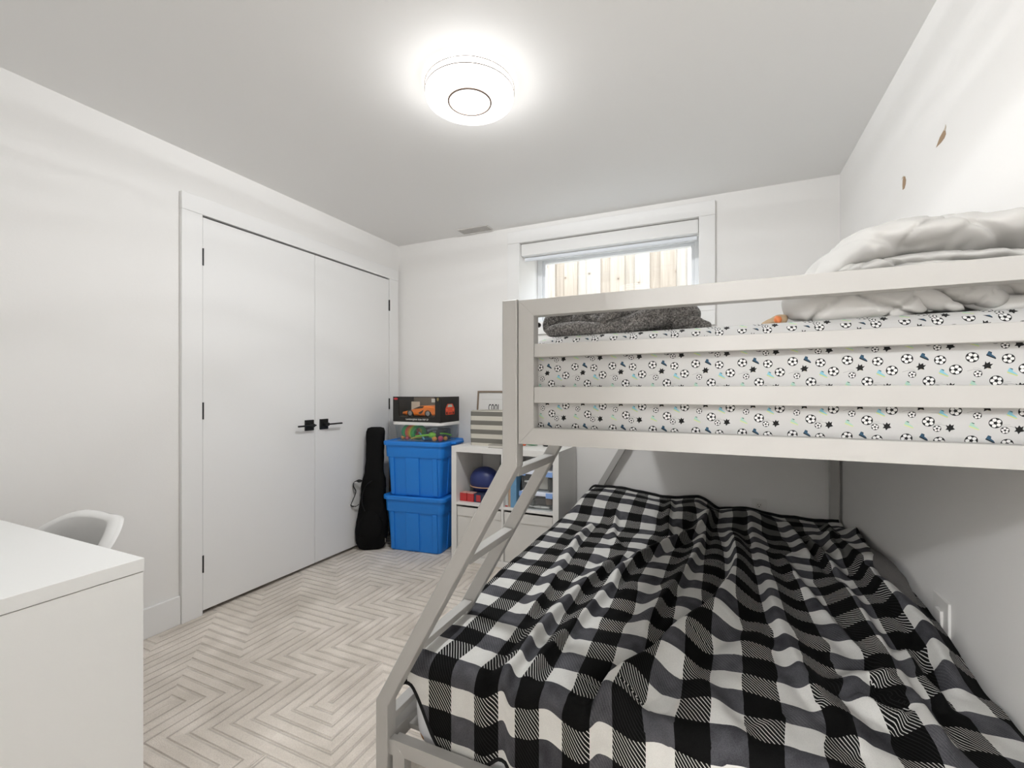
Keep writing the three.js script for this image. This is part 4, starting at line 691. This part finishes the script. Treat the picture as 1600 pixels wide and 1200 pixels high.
  hole.moveTo(hx0 + hr, hy0); hole.lineTo(hx1 - hr, hy0); hole.quadraticCurveTo(hx1, hy0, hx1, hy0 + hr); hole.lineTo(hx1, hy1 - hr); hole.quadraticCurveTo(hx1, hy1, hx1 - hr, hy1); hole.lineTo(hx0 + hr, hy1); hole.quadraticCurveTo(hx0, hy1, hx0, hy1 - hr); hole.lineTo(hx0, hy0 + hr); hole.quadraticCurveTo(hx0, hy0, hx0 + hr, hy0); fr.holes.push(hole);
  const fg = new THREE.ExtrudeGeometry(fr, { depth: 0.002, bevelEnabled: false }); fg.translate(0, 0, Z1 - 0.002); part('carton_front', fg, bkM, cb);
  part('carton_shell', [bx(X0, X1, yb, yb + 0.002, Z0, Z1 - 0.002, 0), bx(X0, X0 + 0.002, yb + 0.002, yb + H, Z0, Z1 - 0.002, 0), bx(X1 - 0.002, X1, yb + 0.002, yb + H, Z0, Z1 - 0.002, 0)], bkM, cb);
  part('carton_back', [bx(X0 + 0.002, X1 - 0.002, yb + 0.002, yb + H, Z0, Z0 + 0.002, 0), bx(X0 + 0.003, X1 - 0.003, yb + 0.0025, yb + 0.034, Z0 + 0.003, Z1 - 0.006, 0)], tan, cb);
  part('window_film', bx(hx0 - 0.004, hx1 + 0.004, hy0 - 0.004, hy1, Z1 - 0.0036, Z1 - 0.0032, 0), phys('#ffffff', 0.02, { transmission: 1, thickness: 0, ior: 1.3 }), cb);
  part('window_film', bx(X0 + 0.003, X1 - 0.003, yb + H - 0.0006, yb + H, Z0 + 0.003, Z1 - 0.004, 0), phys('#ffffff', 0.02, { transmission: 1, thickness: 0, ior: 1.3 }), cb);
  part('inner_card', bx(hx0 - 0.004, hx0 + 0.072, yb + 0.075, yb + 0.142, 0.20, 0.203, 0), std('#d6cdb9', 0.8), cb); part('inner_card', bx(hx1 - 0.046, hx1 - 0.004, yb + 0.142, yb + 0.168, 0.335, 0.337, 0.0005), std('#e6e2d8', 0.8), cb);
  const lab = (w, h, W2, H2, draw, g0) => { const t = canvasTex(w, h, draw, false); const g = new THREE.PlaneGeometry(W2, H2); g0(g); return [g, std('#ffffff', 0.45, { map: t })]; };
  part('front_print', ...lab(512, 64, 0.215, 0.027, (g, w, h) => { g.fillStyle = '#17140f'; g.fillRect(0, 0, w, h); g.fillStyle = '#e9e6e0'; g.font = 'bold 40px sans-serif'; g.textAlign = 'center'; g.fillText('Lamborghini Sián FKP 37', w / 2, 45); }, (g) => g.translate(0.452, yb + 0.018, Z1 + 0.0004)), cb);
  const badge = new THREE.CircleGeometry(1, 24); badge.scale(0.019, 0.0075, 1); badge.translate(X0 + 0.026, yb + H - 0.016, Z1 + 0.0005); part('red_badge', badge, std('#d2343a', 0.5), cb);
  const crest = new THREE.Shape([[-0.008, 0.012], [0.008, 0.012], [0.0085, -0.002], [0, -0.013], [-0.0085, -0.002]].map(([a, b2]) => new THREE.Vector2(a, b2))); const cg = new THREE.ExtrudeGeometry(crest, { depth: 0.0006, bevelEnabled: false }); cg.translate(X1 - 0.022, yb + H - 0.020, Z1 + 0.0001); part('gold_crest', cg, std('#8f7f52', 0.5), cb);
  part('side_print', ...lab(256, 192, 0.205, 0.15, (g, w, h) => { g.fillStyle = '#17140f'; g.fillRect(0, 0, w, h); g.fillStyle = '#e2512f'; g.beginPath(); g.moveTo(60, 78); g.lineTo(84, 46); g.lineTo(170, 46); g.lineTo(196, 78); g.lineTo(206, 92); g.lineTo(200, 146); g.lineTo(56, 146); g.lineTo(50, 92); g.closePath(); g.fill(); g.fillStyle = '#b7c7b8'; g.beginPath(); g.moveTo(84, 76); g.lineTo(98, 52); g.lineTo(156, 52); g.lineTo(172, 76); g.closePath(); g.fill(); g.fillStyle = '#5a1c10'; g.fillRect(62, 120, 26, 22); g.fillRect(168, 120, 26, 22); g.fillRect(100, 128, 56, 8); g.fillStyle = '#f0795a'; g.fillRect(60, 96, 30, 8); g.fillRect(166, 96, 30, 8); }, (g) => { g.rotateY(Math.PI / 2); g.translate(X1 + 0.0004, yb + H / 2, (Z0 + Z1) / 2); }), cb);
  const cx0 = 0.288, yc = yb + 0.0345, car = thing('toy_car', 'orange toy sports car behind the carton window', 'toy car', [0.46, yc, 0.30]);
  const prof = [[0, 0.018], [0.004, 0.034], [0.07, 0.048], [0.10, 0.056], [0.165, 0.080], [0.205, 0.083], [0.262, 0.078], [0.318, 0.068], [0.325, 0.050], [0.322, 0.016], [0.29, 0.012], [0.262, 0.012], [0.25, 0.030], [0.232, 0.034], [0.214, 0.030], [0.204, 0.010], [0.105, 0.010], [0.094, 0.030], [0.076, 0.034], [0.058, 0.030], [0.046, 0.012]].map(([a, b2]) => [cx0 + a, yc + b2]);
  part('car_body', prism(prof, 0.195, 0.325, 0.010), std('#ee7d1a', 0.3), car);
  part('side_glass', prism([[0.105, 0.058], [0.162, 0.077], [0.198, 0.079], [0.190, 0.066], [0.150, 0.060]].map(([a, b2]) => [cx0 + a, yc + b2]), 0.205, 0.3262, 0.0004), std('#3a3128', 0.2), car);
  part('air_intake', prism([[0.150, 0.030], [0.196, 0.052], [0.184, 0.028], [0.165, 0.020]].map(([a, b2]) => [cx0 + a, yc + b2]), 0.3, 0.3262, 0.0004), std('#3a2a1c', 0.5), car);
  for (const wx of [0.076, 0.232]) for (const wz of [0.315, 0.205]) { const t = new THREE.CylinderGeometry(0.0255, 0.0255, 0.020, 28); t.rotateX(Math.PI / 2); t.translate(cx0 + wx, yc + 0.0256, wz); const tm = part('wheel', t, M.black, car); const r = new THREE.CylinderGeometry(0.017, 0.017, 0.0215, 20); r.rotateX(Math.PI / 2); r.translate(cx0 + wx, yc + 0.0256, wz); part('rim', r, std('#8d8a86', 0.4), car, tm); }
}
// ------------------------------------------------------------------ guitar bag
{
  const g = thing('guitar_bag', 'small black padded guitar bag leaning against the closet door', 'guitar bag', [0.135, 0, 0.445]);
  const secs = [[0.001, 0.12, 0.05], [0.012, 0.17, 0.075], [0.05, 0.212, 0.080], [0.11, 0.230, 0.085], [0.20, 0.225, 0.085], [0.30, 0.192, 0.082], [0.37, 0.176, 0.079], [0.45, 0.180, 0.076], [0.50, 0.165, 0.080], [0.55, 0.135, 0.072], [0.65, 0.128, 0.066], [0.78, 0.132, 0.062], [0.85, 0.134, 0.058], [0.875, 0.118, 0.048], [0.883, 0.07, 0.03]];
  const N = 44, rings = [], lean = 0.055, curve = (y) => { let i = 0; while (i < secs.length - 2 && secs[i + 1][0] < y) i++; const a = secs[i], b = secs[i + 1], t = clamp((y - a[0]) / (b[0] - a[0]), 0, 1); return [mix(a[1], b[1], t), mix(a[2], b[2], t)]; };
  const ys = [...secs.map((s) => s[0]), ...Array.from({ length: 60 }, (_, i) => 0.02 + i * 0.0142)].sort((a, b) => a - b);
  for (const y of ys) { const [w, d] = curve(y), r = []; for (let k = 0; k < N; k++) { const a = k / N * 2 * Math.PI, ca = Math.cos(a), sa = Math.sin(a), e = 0.55, n = 1 + 0.07 * fbm(ca * 2 + y * 11, sa * 2, y * 14, 3); r.push([Math.sign(ca) * Math.abs(ca) ** e * w / 2 * n, y, Math.sign(sa) * Math.abs(sa) ** e * d / 2 * n - lean * y / 0.88]); } for (const q of r) q[0] += 0.028 * y / 0.88; rings.push(r); }
  const cloth = phys('#050505', 0.7, { specularIntensity: 0.35, bumpMap: plush, bumpScale: 0.0006 });
  local('bag_body', ringMesh(rings, true, true), cloth, g);
  const pk = []; for (let i = 0; i <= 14; i++) { const y = mix(0.045, 0.285, i / 14), [w, d] = curve(y), r = [], f = Math.sin(Math.PI * clamp(i / 14, 0.04, 0.96)) ** 0.4; for (let k = 0; k < 28; k++) { const a = k / 28 * 2 * Math.PI, ca = Math.cos(a), sa = Math.sin(a); r.push([Math.sign(ca) * Math.abs(ca) ** 0.5 * w * 0.38 * f, y, d / 2 - 0.008 - lean * y / 0.88 + sa * 0.020 * f]); } pk.push(r); }
  local('pocket', ringMesh(pk, true, true), cloth, g);
  const ribbon = (pts, w) => { const c = new THREE.CatmullRomCurve3(pts.map((p) => new THREE.Vector3(...p))), rr = []; for (let i = 0; i <= 30; i++) { const p = c.getPoint(i / 30), t = c.getTangent(i / 30), s = new THREE.Vector3().crossVectors(t, new THREE.Vector3(1, 0, 0)).normalize(), n = new THREE.Vector3().crossVectors(s, t); rr.push([[1, 1], [-1, 1], [-1, -1], [1, -1]].map(([a, b]) => { const q = p.clone().addScaledVector(s, a * w / 2).addScaledVector(n, b * 0.002); return [q.x, q.y, q.z]; })); } return ringMesh(rr, true, true); };
  local('strap', ribbon([[-0.060, 0.500, 0.01], [-0.115, 0.495, 0.012], [-0.122, 0.465, 0.012], [-0.105, 0.425, 0.012], [-0.125, 0.365, 0.012], [-0.138, 0.325, 0.012], [-0.105, 0.318, 0.012], [-0.085, 0.33, 0.01]], 0.022), std('#101011', 0.7), g);
  local('strap', ribbon([[0.01, 0.495, 0.012], [-0.03, 0.47, 0.024], [-0.055, 0.42, 0.026], [-0.06, 0.34, 0.028], [-0.04, 0.29, 0.046]], 0.026), std('#101011', 0.7), g);
  local('zip_pull', bx(0.100, 0.106, 0.055, 0.085, 0.040, 0.043, 0.001), std('#8d8a86', 0.4, { metalness: 0.7 }), g);
  g.position.set(0.122, 0, 0.462); g.rotation.y = 0.62;
  const k = thing('cardboard_sheet', 'narrow brown cardboard sheet standing behind the guitar bag', 'cardboard', [0.16, 0, 0.20]);
  part('sheet', bx(0.03, 0.150, 0.001, 0.70, 0.150, 0.156, 0.001), std('#6e5943', 0.9), k);
}
renderer.render(scene, camera);
